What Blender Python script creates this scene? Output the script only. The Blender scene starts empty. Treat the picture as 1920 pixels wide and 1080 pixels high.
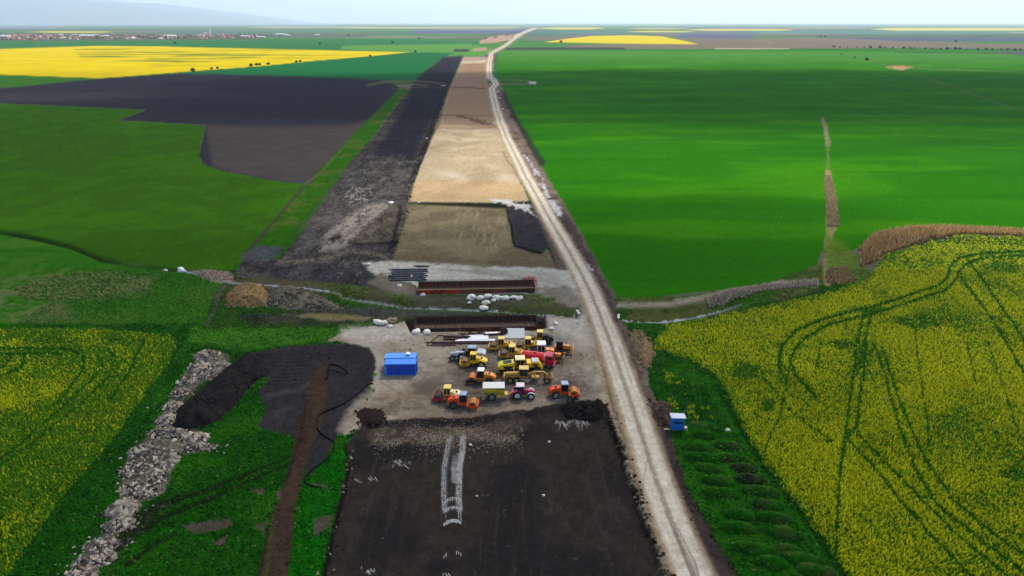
import bpy, math, random
import numpy as np
from mathutils import Vector, Matrix

# ------------------------------------------------------------------ camera, sky, sun, exposure
S = bpy.context.scene
COL = S.collection
HC = 68.0                                   # drone height above the plain
FP = 1281.0                                 # focal length in photo pixels (1920 wide)
PITCH = math.atan(498.0 / FP)
cam = bpy.data.cameras.new('camera')
cam.sensor_width = 36.0
cam.lens = FP * 36.0 / 1920.0
cam.clip_start = 0.5
cam.clip_end = 200000
camo = bpy.data.objects.new('camera', cam)
COL.objects.link(camo)
camo.location = (0, 0, HC)
camo.rotation_euler = (math.pi / 2 - PITCH, 0, 0)
S.camera = camo

SUN_EL, SUN_AZ = math.radians(50), math.radians(25)     # ahead of the camera, to the right
W = bpy.data.worlds.new('World')
S.world = W
W.use_nodes = True
nt = W.node_tree
sky = nt.nodes.new('ShaderNodeTexSky')
sky.sky_type = 'NISHITA'
sky.sun_disc = False
sky.sun_elevation = SUN_EL
sky.sun_rotation = SUN_AZ
sky.air_density = 1.0
sky.dust_density = 2.0
sky.ozone_density = 1.0
bg = nt.nodes['Background']
bg.inputs[1].default_value = 0.15
nt.links.new(sky.outputs[0], bg.inputs[0])
sl = bpy.data.lights.new('sun', 'SUN')
sl.energy = 5.0
sl.angle = math.radians(0.6)
sl.color = (1.0, 0.95, 0.87)
slo = bpy.data.objects.new('sun', sl)
COL.objects.link(slo)
sd = Vector((math.sin(SUN_AZ) * math.cos(SUN_EL), math.cos(SUN_AZ) * math.cos(SUN_EL), math.sin(SUN_EL)))
slo.rotation_euler = sd.to_track_quat('Z', 'Y').to_euler()
slo.location = (0, 0, 300)
S.view_settings.view_transform = 'Standard'
S.view_settings.look = 'None'
S.view_settings.gamma = 1.0
S.view_settings.exposure = 0.42
S.render.engine = 'CYCLES'
S.cycles.use_denoising = True
S.cycles.max_bounces = 5
S.cycles.diffuse_bounces = 2
S.cycles.glossy_bounces = 2
S.cycles.volume_bounces = 1
S.cycles.transparent_max_bounces = 16
random.seed(7)
RNG = np.random.default_rng(7)

# ------------------------------------------------------------------ small helpers
def lin(c):
    """photo-like 0-255 colour -> linear"""
    r = []
    for v in c:
        v = v / 255.0
        r.append(v / 12.92 if v <= 0.04045 else ((v + 0.055) / 1.055) ** 2.4)
    return np.array(r)

def g(px, py):
    """photo pixel -> point on the plain (metres)"""
    dx, dy = (px - 960.0) / FP, (540.0 - py) / FP
    ry = math.cos(PITCH) + dy * math.sin(PITCH)
    rz = -math.sin(PITCH) + dy * math.cos(PITCH)
    t = HC / -rz
    return dx * t, ry * t

def to_px(X, Y, Z=0.0):
    zc = Y * math.cos(PITCH) + (HC - Z) * math.sin(PITCH)
    yc = Y * math.sin(PITCH) - (HC - Z) * math.cos(PITCH)
    return 960.0 + FP * X / zc, 540.0 - FP * yc / zc

def h2(ix, iy, seed):
    n = (ix.astype(np.int64) * 374761393 + iy.astype(np.int64) * 668265263 + seed * 974634777) & 0xFFFFFFFF
    n = ((n ^ (n >> 13)) * 1274126177) & 0xFFFFFFFF
    n = (n ^ (n >> 16)) & 0xFFFFFF
    return n / float(0xFFFFFF)

def vnoise(x, y, seed=0):
    x0, y0 = np.floor(x), np.floor(y)
    fx, fy = x - x0, y - y0
    fx, fy = fx * fx * (3 - 2 * fx), fy * fy * (3 - 2 * fy)
    a, b = h2(x0, y0, seed), h2(x0 + 1, y0, seed)
    c, d = h2(x0, y0 + 1, seed), h2(x0 + 1, y0 + 1, seed)
    return (a * (1 - fx) + b * fx) * (1 - fy) + (c * (1 - fx) + d * fx) * fy

def fbm(x, y, seed=0, octv=4):
    s, a, t = 0.0, 1.0, 0.0
    for k in range(octv):
        s = s + a * vnoise(x * 2 ** k + 17.3 * k, y * 2 ** k - 9.1 * k, seed + k)
        t += a
        a *= 0.55
    return s / t - 0.5

def sstep(a, b, v):
    t = np.clip((v - a) / (b - a), 0, 1)
    return t * t * (3 - 2 * t)

def tag(o, label=None, cat=None, group=None, kind=None):
    if label: o['label'] = label
    if cat: o['category'] = cat
    if group: o['group'] = group
    if kind: o['kind'] = kind
    return o

# ------------------------------------------------------------------ materials
MATS = {}
def mat(name, c, rough=0.6, metal=0.0, var=0.12, scale=3.0, spec=0.4, bump=0.0, dirt=0.0):
    """procedural paint / metal / stone: base colour broken up by noise, dust low down on request"""
    if name in MATS: return MATS[name]
    m = bpy.data.materials.new(name)
    m.use_nodes = True
    n, l = m.node_tree.nodes, m.node_tree.links
    p = n['Principled BSDF']
    p.inputs['Roughness'].default_value = rough
    p.inputs['Metallic'].default_value = metal
    p.inputs['Specular IOR Level'].default_value = spec
    tc = n.new('ShaderNodeTexCoord')
    no = n.new('ShaderNodeTexNoise')
    no.inputs['Scale'].default_value = scale
    no.inputs['Detail'].default_value = 5
    l.new(tc.outputs['Object'], no.inputs['Vector'])
    r = n.new('ShaderNodeValToRGB')
    r.color_ramp.elements[0].position = 0.3
    r.color_ramp.elements[1].position = 0.7
    r.color_ramp.elements[0].color = (*[v * (1 - var) for v in c], 1)
    r.color_ramp.elements[1].color = (*[min(1, v * (1 + var)) for v in c], 1)
    l.new(no.outputs['Fac'], r.inputs[0])
    out = r.outputs[0]
    if dirt:
        n2 = n.new('ShaderNodeTexNoise')
        n2.inputs['Scale'].default_value = 1.1
        n2.inputs['Detail'].default_value = 8
        l.new(tc.outputs['Object'], n2.inputs['Vector'])
        r2 = n.new('ShaderNodeValToRGB')
        r2.color_ramp.elements[0].position = 0.48
        r2.color_ramp.elements[1].position = 0.72
        r2.color_ramp.elements[0].color = (0, 0, 0, 1)
        r2.color_ramp.elements[1].color = (dirt, dirt, dirt, 1)
        l.new(n2.outputs['Fac'], r2.inputs[0])
        mx = n.new('ShaderNodeMix')
        mx.data_type = 'RGBA'
        l.new(r2.outputs[0], mx.inputs['Factor'])
        l.new(out, mx.inputs['A'])
        mx.inputs['B'].default_value = (0.16, 0.125, 0.09, 1)
        out = mx.outputs['Result']
    l.new(out, p.inputs['Base Color'])
    if bump:
        b = n.new('ShaderNodeBump')
        b.inputs['Strength'].default_value = bump
        l.new(no.outputs['Fac'], b.inputs['Height'])
        l.new(b.outputs[0], p.inputs['Normal'])
    MATS[name] = m
    return m

def attr_mat(name, rough=0.95, fine=None, amp=0.35, bump=0.0, spec=0.0, transl=0.0, bscale=None, bdist=0.1):
    """takes the surface's own colour from the 'albedo' attribute and breaks it up with noise in metres"""
    m = bpy.data.materials.new(name)
    m.use_nodes = True
    n, l = m.node_tree.nodes, m.node_tree.links
    p = n['Principled BSDF']
    p.inputs['Roughness'].default_value = rough
    p.inputs['Specular IOR Level'].default_value = spec
    at = n.new('ShaderNodeAttribute')
    at.attribute_name = 'albedo'
    out = at.outputs['Color']
    tc = n.new('ShaderNodeTexCoord')
    if fine:
        prev = None
        for sc in fine:
            no = n.new('ShaderNodeTexNoise')
            no.inputs['Scale'].default_value = sc
            no.inputs['Detail'].default_value = 6
            no.inputs['Roughness'].default_value = 0.65
            l.new(tc.outputs['Object'], no.inputs['Vector'])
            mr = n.new('ShaderNodeMapRange')
            mr.inputs['From Min'].default_value = 0.25
            mr.inputs['From Max'].default_value = 0.75
            mr.inputs['To Min'].default_value = 1 - amp
            mr.inputs['To Max'].default_value = 1 + amp
            l.new(no.outputs['Fac'], mr.inputs['Value'])
            vm = n.new('ShaderNodeVectorMath')
            vm.operation = 'SCALE'
            l.new(out, vm.inputs[0])
            l.new(mr.outputs[0], vm.inputs['Scale'])
            out = vm.outputs[0]
    l.new(out, p.inputs['Base Color'])
    if bump:
        no = n.new('ShaderNodeTexNoise')
        no.inputs['Scale'].default_value = bscale or 2.0
        no.inputs['Detail'].default_value = 8
        no.inputs['Roughness'].default_value = 0.7
        l.new(tc.outputs['Object'], no.inputs['Vector'])
        b = n.new('ShaderNodeBump')
        b.inputs['Strength'].default_value = bump
        b.inputs['Distance'].default_value = bdist
        l.new(no.outputs['Fac'], b.inputs['Height'])
        l.new(b.outputs[0], p.inputs['Normal'])
    return m

M_SOIL = attr_mat('soil', 0.95, (0.8, 3.5), 0.22, 0.6, bscale=1.6, bdist=0.25)
M_FIELD = attr_mat('field_crop', 0.9, (0.5,), 0.12, 0.5, bscale=1.2, bdist=0.25)
M_FAR = attr_mat('farmland', 0.95, (0.01,), 0.15)
M_LEAF = attr_mat('leaves', 0.8, None, spec=0.04)
M_STONE = attr_mat('loose_stone', 0.9, (2.0,), 0.3, 0.5)

def np_mesh(name, co, quads, cols=None, material=None, smooth=False, tris=False):
    """link a mesh straight from numpy arrays"""
    me = bpy.data.meshes.new(name)
    k = quads.shape[1]
    me.vertices.add(len(co))
    me.vertices.foreach_set('co', np.ascontiguousarray(co, dtype=np.float32).ravel())
    me.loops.add(quads.size)
    me.loops.foreach_set('vertex_index', np.ascontiguousarray(quads, dtype=np.int32).ravel())
    me.polygons.add(len(quads))
    me.polygons.foreach_set('loop_start', np.arange(0, quads.size, k, dtype=np.int32))
    me.polygons.foreach_set('loop_total', np.full(len(quads), k, dtype=np.int32))
    if smooth:
        me.polygons.foreach_set('use_smooth', np.ones(len(quads), dtype=bool))
    if cols is not None:
        a = me.attributes.new('albedo', 'FLOAT_COLOR', 'POINT')
        c4 = np.ones((len(co), 4), dtype=np.float32)
        c4[:, :3] = cols
        a.data.foreach_set('color', c4.ravel())
    me.update(calc_edges=True)
    me.validate()
    if material: me.materials.append(material)
    o = bpy.data.objects.new(name, me)
    COL.objects.link(o)
    return o

# ------------------------------------------------------------------ the plain: one survey grid, painted, then cut into its fields
rows = np.concatenate([np.arange(1340, 110, -2.0), np.arange(110, 60, -1.0), np.arange(60, 46, -0.5), np.array([45.5, 45, 44.6, 44.2])])
DU = 2.2
us = np.arange(-1450, 1450.1, DU)
dyv = (540.0 - rows) / FP
tt = HC / (math.sin(PITCH) - dyv * math.cos(PITCH))
Yr = (math.cos(PITCH) + dyv * math.sin(PITCH)) * tt
X = (us[None, :] / FP) * tt[:, None]
Y = np.repeat(Yr[:, None], len(us), 1)
PX = np.repeat((us + 960)[None, :], len(rows), 0)
PY = np.repeat(rows[:, None], len(us), 1)
NR, NC = X.shape
col = np.zeros((NR, NC, 3))
zone = np.zeros((NR, NC), dtype=np.int16)
Zg = np.zeros((NR, NC))
yel = np.zeros((NR, NC))        # how much of the rape canopy is in flower
stand = np.ones((NR, NC))       # how dense the crop / grass stands

n_big = fbm(X / 60, Y / 60, 11, 4)
n_mid = fbm(X / 9, Y / 9, 21, 4)
n_fin = fbm(X / 1.6, Y / 1.6, 31, 4)
n_vf = fbm(X / 0.5, Y / 0.5, 41, 2)
near = np.clip(1.2 - Y / 600, 0, 1)

def bbox(pts, mg):
    xs = [p[0] for p in pts]; ys = [p[1] for p in pts]
    r = np.where((rows >= min(ys) - mg) & (rows <= max(ys) + mg))[0]
    c = np.where((us + 960 >= min(xs) - mg) & (us + 960 <= max(xs) + mg))[0]
    if not len(r) or not len(c): return None
    return slice(r[0], r[-1] + 1), slice(c[0], c[-1] + 1)

def seg_d(px, py, a, b):
    ax, ay = a; bx, by = b
    ex, ey = bx - ax, by - ay
    L = ex * ex + ey * ey + 1e-9
    t = np.clip(((px - ax) * ex + (py - ay) * ey) / L, 0, 1)
    return np.hypot(px - ax - t * ex, py - ay - t * ey), t

def sdist(px, py, pts):
    d = np.full(px.shape, 1e9)
    ins = np.zeros(px.shape, dtype=bool)
    n = len(pts)
    for i in range(n):
        a, b = pts[i], pts[(i + 1) % n]
        dd, _ = seg_d(px, py, a, b)
        d = np.minimum(d, dd)
        if a[1] != b[1]:
            c = ((a[1] > py) != (b[1] > py)) & (px < (b[0] - a[0]) * (py - a[1]) / (b[1] - a[1]) + a[0])
            ins ^= c
    return np.where(ins, -d, d)

def pmask(pts, feather=2.0, wob=0.0):
    """mask of an outline; its edge is ragged by ground noise"""
    s = bbox(pts, 25 + feather + wob)
    if s is None: return None, None
    d = sdist(PX[s], PY[s], pts)
    if wob:
        d = d + wob * 2.2 * (0.6 * n_mid[s] + 0.8 * n_fin[s])
    return s, sstep(feather, -feather, d)

def put(s, m, c, zid=None, cut=0.5):
    col[s] = col[s] * (1 - m[..., None]) + np.asarray(c) * m[..., None]
    if zid is not None:
        z = zone[s]
        z[m > cut] = zid
        zone[s] = z

def paint(pts, c, zid=None, feather=2.0, wob=0.0, alpha=1.0, lum=0.0, patch=None):
    s, m = pmask(pts, feather, wob)
    if s is None: return
    cc = np.ones(m.shape + (3,)) * lin(c)
    if lum:
        cc = cc * (1 + lum * (1.2 * n_mid[s] + 1.2 * n_fin[s] + 0.7 * n_vf[s]))[..., None]
    if patch is not None:
        pc, ps = patch
        w = sstep(-0.08, 0.12, 0.6 * n_big[s] + n_mid[s] + ps)[..., None]
        cc = cc * (1 - w) + lin(pc) * w
    put(s, m * alpha, np.clip(cc, 0.001, 0.9), zid)

def smask(pts, w0, w1, feather=1.5, wob=0.0):
    """mask of a stroke whose half-width runs from w0 at its start to w1 at its end"""
    s = bbox(pts, max(w0, w1) + 20 + wob)
    if s is None: return None, None, None
    px, py = PX[s], PY[s]
    if wob:
        px = px + wob * n_mid[s] * 2 + wob * n_fin[s]
    L = [math.hypot(pts[i + 1][0] - pts[i][0], pts[i + 1][1] - pts[i][1]) for i in range(len(pts) - 1)]
    tot = sum(L); acc = 0
    best = np.full(px.shape, 1e9)
    for i in range(len(pts) - 1):
        d, t = seg_d(px, py, pts[i], pts[i + 1])
        f = (acc + t * L[i]) / tot
        best = np.minimum(best, d - (w0 + (w1 - w0) * f))
        acc += L[i]
    return s, sstep(feather, -feather, best), best

def stroke(pts, c, w0, w1, zid=None, feather=1.5, wob=0.0, alpha=1.0, lum=0.0, gate=0.0):
    s, m, _ = smask(pts, w0, w1, feather, wob)
    if s is None: return
    cc = np.ones(m.shape + (3,)) * lin(c)
    if lum:
        cc = cc * (1 + lum * (n_mid[s] + 1.2 * n_fin[s] + 0.8 * n_vf[s]))[..., None]
    if gate:
        m = m * sstep(-0.12, 0.16, (n_fin[s] + 0.8 * n_vf[s] if gate != 0.3 else 1.2 * fbm(X[s] / 0.25, Y[s] / 2.2, 19, 3)) + (gate if gate != 0.3 else 0.06))
    put(s, m * alpha, np.clip(cc, 0.001, 0.9), zid)

def dig(pts, depth, soft, wob=0.0):
    """lower (or raise) the ground inside an outline"""
    s = bbox(pts, 30 + soft)
    if s is None: return
    d = sdist(PX[s], PY[s], pts) + wob * n_mid[s] * 2
    Zg[s] += depth * sstep(soft, -soft, d)

ZN = ['plain', 'wheat_field', 'rapeseed_field', 'ploughed_field', 'meadow', 'dirt_road', 'work_yard', 'soil_pad',
      'topsoil_strip', 'graded_strip', 'stream', 'grass_verge', 'road_shoulder', 'far_rapeseed_field']
(PLAIN, WHEAT, RAPE, PLOUGH, MEADOW, ROAD, YARD, PAD, TOPSOIL, GRADED, STREAM, VERGE, SHOULDER, FARRAPE) = range(14)

# --- far farmland: patchwork of long strips
fx = np.floor((X + 0.12 * Y) / 1100.0 + 0.37 * np.floor(Y / 420.0))
fy = np.floor((Y - 0.05 * X) / 420.0)
hh = h2(fx, fy, 3)
pal = np.array([lin((58, 120, 45)), lin((50, 112, 60)), lin((80, 125, 55)), lin((96, 92, 88)), lin((70, 130, 50)), lin((60, 105, 70)), lin((120, 112, 98)), lin((75, 120, 60))])
col[:] = pal[np.minimum((hh * 8).astype(int), 7)]
col *= (1 + 0.5 * fbm(X / 300, Y / 90, 77, 3))[..., None]

def far(pts, c, zid=PLAIN, f=0.7, lum=0.0):
    paint(pts, c, zid, f, 0.0, 1.0, lum)

# light strips and yellow strips near the horizon
for x0, x1, y0, y1, c in [(640, 985, 51.2, 53.0, (222, 205, 80)), (800, 975, 54.8, 56.8, (215, 200, 60)), (1010, 1135, 51.5, 55, (225, 205, 60)),
                          (1180, 1290, 53, 54.6, (222, 205, 80)), (1180, 1305, 58, 60.5, (220, 205, 50)), (1290, 1490, 54.5, 57.6, (222, 205, 90)),
                          (1640, 2100, 52.5, 57.5, (222, 205, 80)), (60, 215, 58.6, 61.5, (215, 195, 50)), (470, 700, 50.6, 52.0, (218, 205, 120)),
                          (1840, 2100, 60, 61.5, (200, 190, 110)), (-300, 60, 50, 51, (205, 195, 130)), (1480, 1640, 52, 53, (205, 205, 170))]:
    far([(x0 - 8, (y0 + y1) / 2), (x0 + 25, y0), (x1 - 20, y0 + 0.3), (x1, (y0 + y1) / 2), (x1 - 30, y1), (x0 + 40, y1)], c, FARRAPE, 0.5)
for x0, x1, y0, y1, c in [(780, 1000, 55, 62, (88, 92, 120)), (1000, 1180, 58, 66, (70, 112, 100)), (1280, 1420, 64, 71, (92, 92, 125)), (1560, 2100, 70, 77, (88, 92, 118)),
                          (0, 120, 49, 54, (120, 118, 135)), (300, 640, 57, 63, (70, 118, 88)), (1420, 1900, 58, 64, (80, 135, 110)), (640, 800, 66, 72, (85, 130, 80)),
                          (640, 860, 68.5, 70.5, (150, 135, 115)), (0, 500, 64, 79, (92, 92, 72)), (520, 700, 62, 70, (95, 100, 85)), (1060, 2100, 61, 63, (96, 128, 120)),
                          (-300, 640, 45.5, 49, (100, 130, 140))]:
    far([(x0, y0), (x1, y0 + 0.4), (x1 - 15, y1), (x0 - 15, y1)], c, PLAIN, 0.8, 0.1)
# brown fallow and pale track along the far right
far([(1060, 86), (1300, 78), (1500, 70), (1640, 74), (1760, 83), (2460, 90), (2460, 96), (1700, 90), (1300, 92), (1060, 92)], (128, 116, 96), PLAIN, 1.0, 0.2)
far([(950, 89), (1170, 89), (1175, 93), (950, 93)], (70, 68, 74), PLAIN, 0.8)
far([(1340, 90), (1480, 90.5), (1480, 92.5), (1340, 92)], (190, 175, 155), PLAIN, 0.6)
# mid far greens
far([(-520, 79), (300, 76), (640, 72), (900, 78), (880, 92), (850, 100), (770, 99), (560, 94), (180, 87), (-520, 94)], (44, 118, 62), MEADOW, 1.0, 0.1)
far([(640, 86), (880, 82), (930, 92), (905, 106), (850, 106), (780, 100), (640, 92)], (92, 150, 62), MEADOW, 1.2, 0.1)
far([(852, 92), (880, 92), (878, 97), (850, 97)], (62, 66, 62), PLOUGH, 0.7)
far([(888, 91), (912, 89), (912, 95), (885, 96)], (178, 150, 122), GRADED, 0.7)
far([(900, 76), (925, 68), (962, 64), (958, 74), (930, 80), (900, 82)], (188, 150, 128), YARD, 1.0, 0.4)
far([(965, 65), (1000, 52), (1010, 52), (985, 62), (960, 72)], (205, 190, 175), ROAD, 0.8)
far([(960, 56), (990, 53), (975, 62), (945, 68)], (82, 80, 105), PLOUGH, 0.8)
# the big rape field, left
far([(-520, 98), (0, 92), (60, 90), (180, 86), (300, 87), (420, 90), (560, 93), (770, 98), (700, 105), (590, 114), (490, 124), (380, 132), (280, 140), (190, 147), (100, 144), (0, 140), (-520, 132)], (226, 200, 4), FARRAPE, 0.8, 0.03)
s, m = pmask([(140, 90), (560, 94), (660, 102), (470, 122), (300, 122), (150, 106)], 6)
st = sstep(0.04, 0.16, fbm(X[s] / 220, Y[s] / 40, 91, 4)) * m * sstep(115, 100, np.abs(PY[s] - 108) * 6)
put(s, st * 0.85, lin((70, 115, 45)))
for a, b in [((0, 106), (640, 108)), ((0, 114), (520, 117))]:
    stroke([a, b], (170, 160, 20), 0.3, 0.3, None, 0.6, alpha=0.5)
# far right rape
far([(1020, 79), (1060, 73), (1110, 67.5), (1180, 66), (1240, 68), (1290, 78), (1310, 83), (1180, 82)], (228, 206, 6), FARRAPE, 0.6, 0.02)

# --- left side fields
paint([(-520, 128), (0, 140), (190, 147), (140, 153), (0, 166), (-520, 196)], (66, 122, 34), MEADOW, 0.8)
paint([(330, 138), (490, 124), (590, 114), (700, 105), (770, 98), (850, 99), (800, 125), (778, 150), (720, 151), (560, 144)], (34, 112, 60), WHEAT, 0.8)
paint([(-520, 192), (0, 166), (190, 147), (330, 138), (560, 143), (720, 150), (752, 165), (735, 185), (700, 215), (660, 260), (620, 300), (585, 344), (520, 340),
       (420, 322), (380, 308), (373, 292), (386, 235), (300, 230), (222, 226), (275, 206), (0, 194), (-520, 190)], (58, 56, 64), PLOUGH, 1.2, 0.6, 1, 0.25)
s, m = pmask([(386, 235), (500, 238), (650, 236), (690, 225), (640, 280), (585, 344), (520, 340), (430, 322), (400, 312), (395, 290)], 6)
rid = 0.5 + 0.5 * np.sin(Y[s] * 0.9 + 2.0 * n_big[s])
put(s, m * 0.9, lin((92, 84, 78)) * (0.85 + 0.3 * rid * near[s])[..., None] * (1 + 0.4 * n_mid[s])[..., None])
GREEN_L = (60, 104, 16)
paint([(-520, 186), (0, 194), (275, 206), (222, 226), (300, 230), (386, 235), (373, 292), (380, 308), (420, 322), (520, 340), (572, 344), (455, 478), (440, 508),
       (340, 508), (270, 497), (190, 487), (130, 462), (0, 434), (-520, 384)], GREEN_L, MEADOW, 1.5, 0, 1, 0.16, ((64, 114, 16), -0.05))
paint([(-520, 384), (0, 434), (130, 462), (190, 487), (270, 497), (340, 508), (425, 530), (398, 600), (380, 612), (0, 616), (-520, 640)], (56, 118, 22), MEADOW, 1.5, 2, 1, 0.2, ((72, 122, 30), -0.05))
s, m = pmask([(10, 520), (120, 500), (230, 505), (300, 520), (270, 555), (120, 560), (140, 600), (20, 606), (-40, 560)], 16, 8)
put(s, m * 0.65 * sstep(-0.15, 0.2, n_mid[s] + n_fin[s] * 0.8), lin((122, 128, 78)))
stand[s] *= 1 + 0.6 * m
stroke([(-520, 384), (0, 434), (70, 446), (130, 461), (190, 486), (240, 498), (335, 507)], (26, 62, 16), 4.5, 2.0, None, 3.0, 2)
dig([(-520, 380), (0, 431), (130, 458), (190, 483), (250, 496), (335, 505), (335, 509), (190, 490), (130, 465), (0, 437), (-520, 388)], -0.9, 3.0)
stroke([(0, 470), (70, 468), (130, 474)], (44, 100, 16), 2, 1, None, 3, 2, 0.7)

# --- general green under the near part of the picture
paint([(-520, 606), (380, 606), (420, 600), (640, 590), (760, 580), (1150, 560), (1300, 570), (1500, 520), (1640, 520), (1700, 470), (2460, 470), (2460, 1420), (-520, 1420)],
      (28, 88, 8), VERGE, 2, 4, 1, 0.35, ((42, 104, 12), -0.08))
paint([(360, 610), (420, 606), (560, 608), (660, 600), (670, 620), (620, 640), (560, 648), (470, 655), (420, 650), (350, 640)], (66, 130, 28), MEADOW, 6, 6, 1, 0.2)
for pts in ([(420, 650), (560, 625), (660, 600)], [(430, 657), (570, 632), (665, 608)], [(520, 650), (600, 640), (650, 625)]):
    stroke(pts, (40, 92, 20), 1.2, 1.0, None, 1.5, 2, 0.7)

paint([(640, 300), (960, 300), (1160, 560), (1170, 612), (380, 616), (398, 560), (420, 528), (440, 500)], (50, 96, 22), VERGE, 2, 3, 1, 0.35, ((78, 92, 46), -0.12))
# --- corridor: dark topsoil strip, graded tan strip
paint([(752, 163), (768, 170), (742, 198), (702, 254), (655, 312), (618, 348), (525, 462), (490, 460), (445, 505), (455, 478), (572, 344), (585, 335), (640, 275), (700, 215)], (52, 104, 16), VERGE, 2, 3, 1, 0.3, ((84, 104, 38), -0.1))
stroke([(590, 338), (572, 346), (540, 385), (500, 430), (462, 474)], (74, 72, 58), 2.0, 3.5, None, 1.5, 2, 0.9, 0.2)
stroke([(640, 280), (600, 325), (572, 346)], (120, 120, 80), 1.0, 1.2, None, 1.5, 1, 0.6)
paint([(455, 490), (525, 486), (575, 425), (622, 355), (660, 300), (702, 255), (745, 195), (765, 170), (790, 140), (830, 108), (866, 104), (846, 150), (822, 220), (797, 290),
       (778, 350), (758, 420), (738, 488), (700, 495), (690, 530), (770, 545), (790, 552), (640, 545), (540, 530), (440, 520)], (70, 66, 64), TOPSOIL, 1.6, 4, 1, 0.7, ((92, 86, 80), -0.12))
paint([(700, 290), (760, 200), (770, 168), (790, 140), (832, 108), (864, 106), (845, 150), (800, 240), (775, 300)], (42, 42, 52), None, 6, 2, 0.85, 0.25)
paint([(570, 430), (620, 358), (660, 310), (770, 320), (760, 380), (720, 400), (640, 440), (560, 480)], (96, 92, 86), None, 14, 12, 0.7, 0.4)
paint([(600, 470), (612, 440), (650, 408), (690, 385), (738, 378), (715, 400), (690, 430), (660, 455), (630, 470)], (172, 160, 146), None, 5, 8, 0.85, 0.4)
paint([(650, 455), (700, 410), (735, 385), (760, 390), (745, 450), (690, 455)], (104, 94, 80), None, 5, 5, 0.8, 0.5)
stroke([(665, 458), (700, 456), (742, 455)], (38, 34, 34), 2, 2, None, 1.5, 4)
stroke([(520, 494), (600, 488), (660, 470), (720, 480)], (140, 128, 108), 5, 3, None, 4, 10, 0.6, 0.5)
paint([(450, 480), (480, 462), (528, 462), (520, 482), (470, 496)], (86, 86, 90), None, 3, 6, 0.9, 0.5)
paint([(470, 500), (560, 495), (680, 495), (700, 510), (720, 540), (640, 540), (540, 525)], (70, 68, 70), TOPSOIL, 4, 8, 0.9, 0.4)
stroke([(690, 160), (722, 152), (770, 158), (800, 160)], (112, 112, 72), 2.5, 1, None, 1.5, 1, 0.8)
stroke([(715, 156), (740, 151), (800, 153), (840, 158)], (120, 112, 80), 1.0, 1.0, None, 1, 1, 0.9)
stroke([(735, 166), (800, 163), (915, 165)], (100, 94, 80), 0.8, 0.8, None, 1, 1, 0.8)
stroke([(836, 170), (815, 225), (792, 290), (772, 350)], (34, 32, 34), 4, 7, None, 3, 6, 0.8, 0.6)
stroke([(864, 108), (836, 170)], (42, 42, 48), 2.5, 4, None, 2, 2, 0.7)
s, m = pmask([(455, 490), (525, 486), (575, 425), (622, 355), (680, 290), (800, 290), (778, 350), (758, 420), (738, 488), (690, 500), (690, 530), (640, 545), (540, 530), (440, 520)], 5, 5)
mot = fbm(X[s] / 3.5, Y[s] / 7, 131, 4) + 0.7 * n_vf[s]
put(s, m * 0.7 * sstep(0.05, 0.35, mot), lin((122, 114, 104)))
put(s, m * 0.7 * sstep(0.02, 0.3, -mot), lin((44, 42, 42)))
s, m = pmask([(655, 350), (700, 352), (705, 370), (660, 385), (645, 372)], 8, 8)
put(s, m * 0.8 * sstep(0.05, 0.25, n_fin[s] + n_vf[s]), lin((170, 160, 148)))
paint([(612, 448), (640, 436), (642, 446), (622, 456), (606, 462)], (38, 34, 32), None, 3, 6, 0.9, 0.5)
for k in range(7):
    stroke([(618 + 12 * k, 460 - 9 * k), (640 + 10 * k, 452 - 9 * k), (655 + 10 * k, 438 - 8 * k)], (120, 106, 94), 1.0, 0.8, None, 1.2, 4, 0.7)
# tan strip
paint([(765, 382), (785, 320), (815, 250), (826, 232), (842, 170), (870, 107), (912, 107), (914, 165), (925, 210), (932, 238), (952, 280), (976, 340), (992, 378)], (200, 178, 142), GRADED, 1.5, 1.5, 1, 0.16)
paint([(826, 234), (842, 170), (866, 116), (912, 114), (914, 165), (925, 210), (931, 240)], (160, 128, 104), None, 5, 0, 0.9, 0.1)  # cloud shade over the upper strip, put into a browner tan
paint([(868, 108), (912, 107), (912, 114), (866, 115)], (178, 152, 138), None, 1.2, 0, 0.9)
paint([(866, 115), (912, 113), (912, 118), (864, 119)], (220, 200, 165), None, 1.2, 0, 0.8)
s, m = pmask([(785, 320), (815, 250), (826, 240), (930, 242), (952, 285), (978, 345), (985, 372), (770, 372)], 6)
put(s, m * sstep(0.0, 0.22, n_big[s] * 0.9 + n_mid[s] * 0.8) * 0.5, lin((236, 214, 172)))
paint([(815, 322), (850, 322), (882, 335), (872, 340), (838, 332)], (240, 226, 200), None, 8, 6, 0.5)
paint([(918, 328), (950, 322), (972, 340), (940, 342)], (238, 222, 190), None, 8, 6, 0.45)
paint([(775, 345), (800, 338), (980, 345), (988, 374), (768, 378)], (206, 172, 122), None, 5, 4, 0.7, 0.15)
s, m = pmask([(785, 320), (815, 250), (842, 170), (870, 110), (912, 110), (914, 165), (930, 242), (952, 285), (978, 345), (985, 372), (770, 372)], 6)
put(s, m * sstep(0.02, 0.25, fbm(X[s] / 14, Y[s] / 22, 171, 4)) * 0.4, lin((164, 138, 102)))
stroke([(820, 216), (880, 217), (926, 217)], (96, 76, 62), 0.8, 0.8, None, 0.8, 2, 0.9)
stroke([(840, 163), (880, 164), (912, 167)], (90, 66, 56), 1.0, 0.8, None, 0.8, 2, 0.9)
paint([(858, 218), (880, 220), (926, 232), (900, 232)], (96, 78, 64), None, 2, 5, 0.8, 0.4)
stroke([(815, 240), (880, 241), (930, 238)], (140, 112, 78), 1.5, 1.5, None, 2, 2, 0.6)
stroke([(944, 285), (950, 300), (965, 318), (978, 345)], (128, 96, 64), 1.4, 2, None, 1.5, 3, 0.7)
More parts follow.
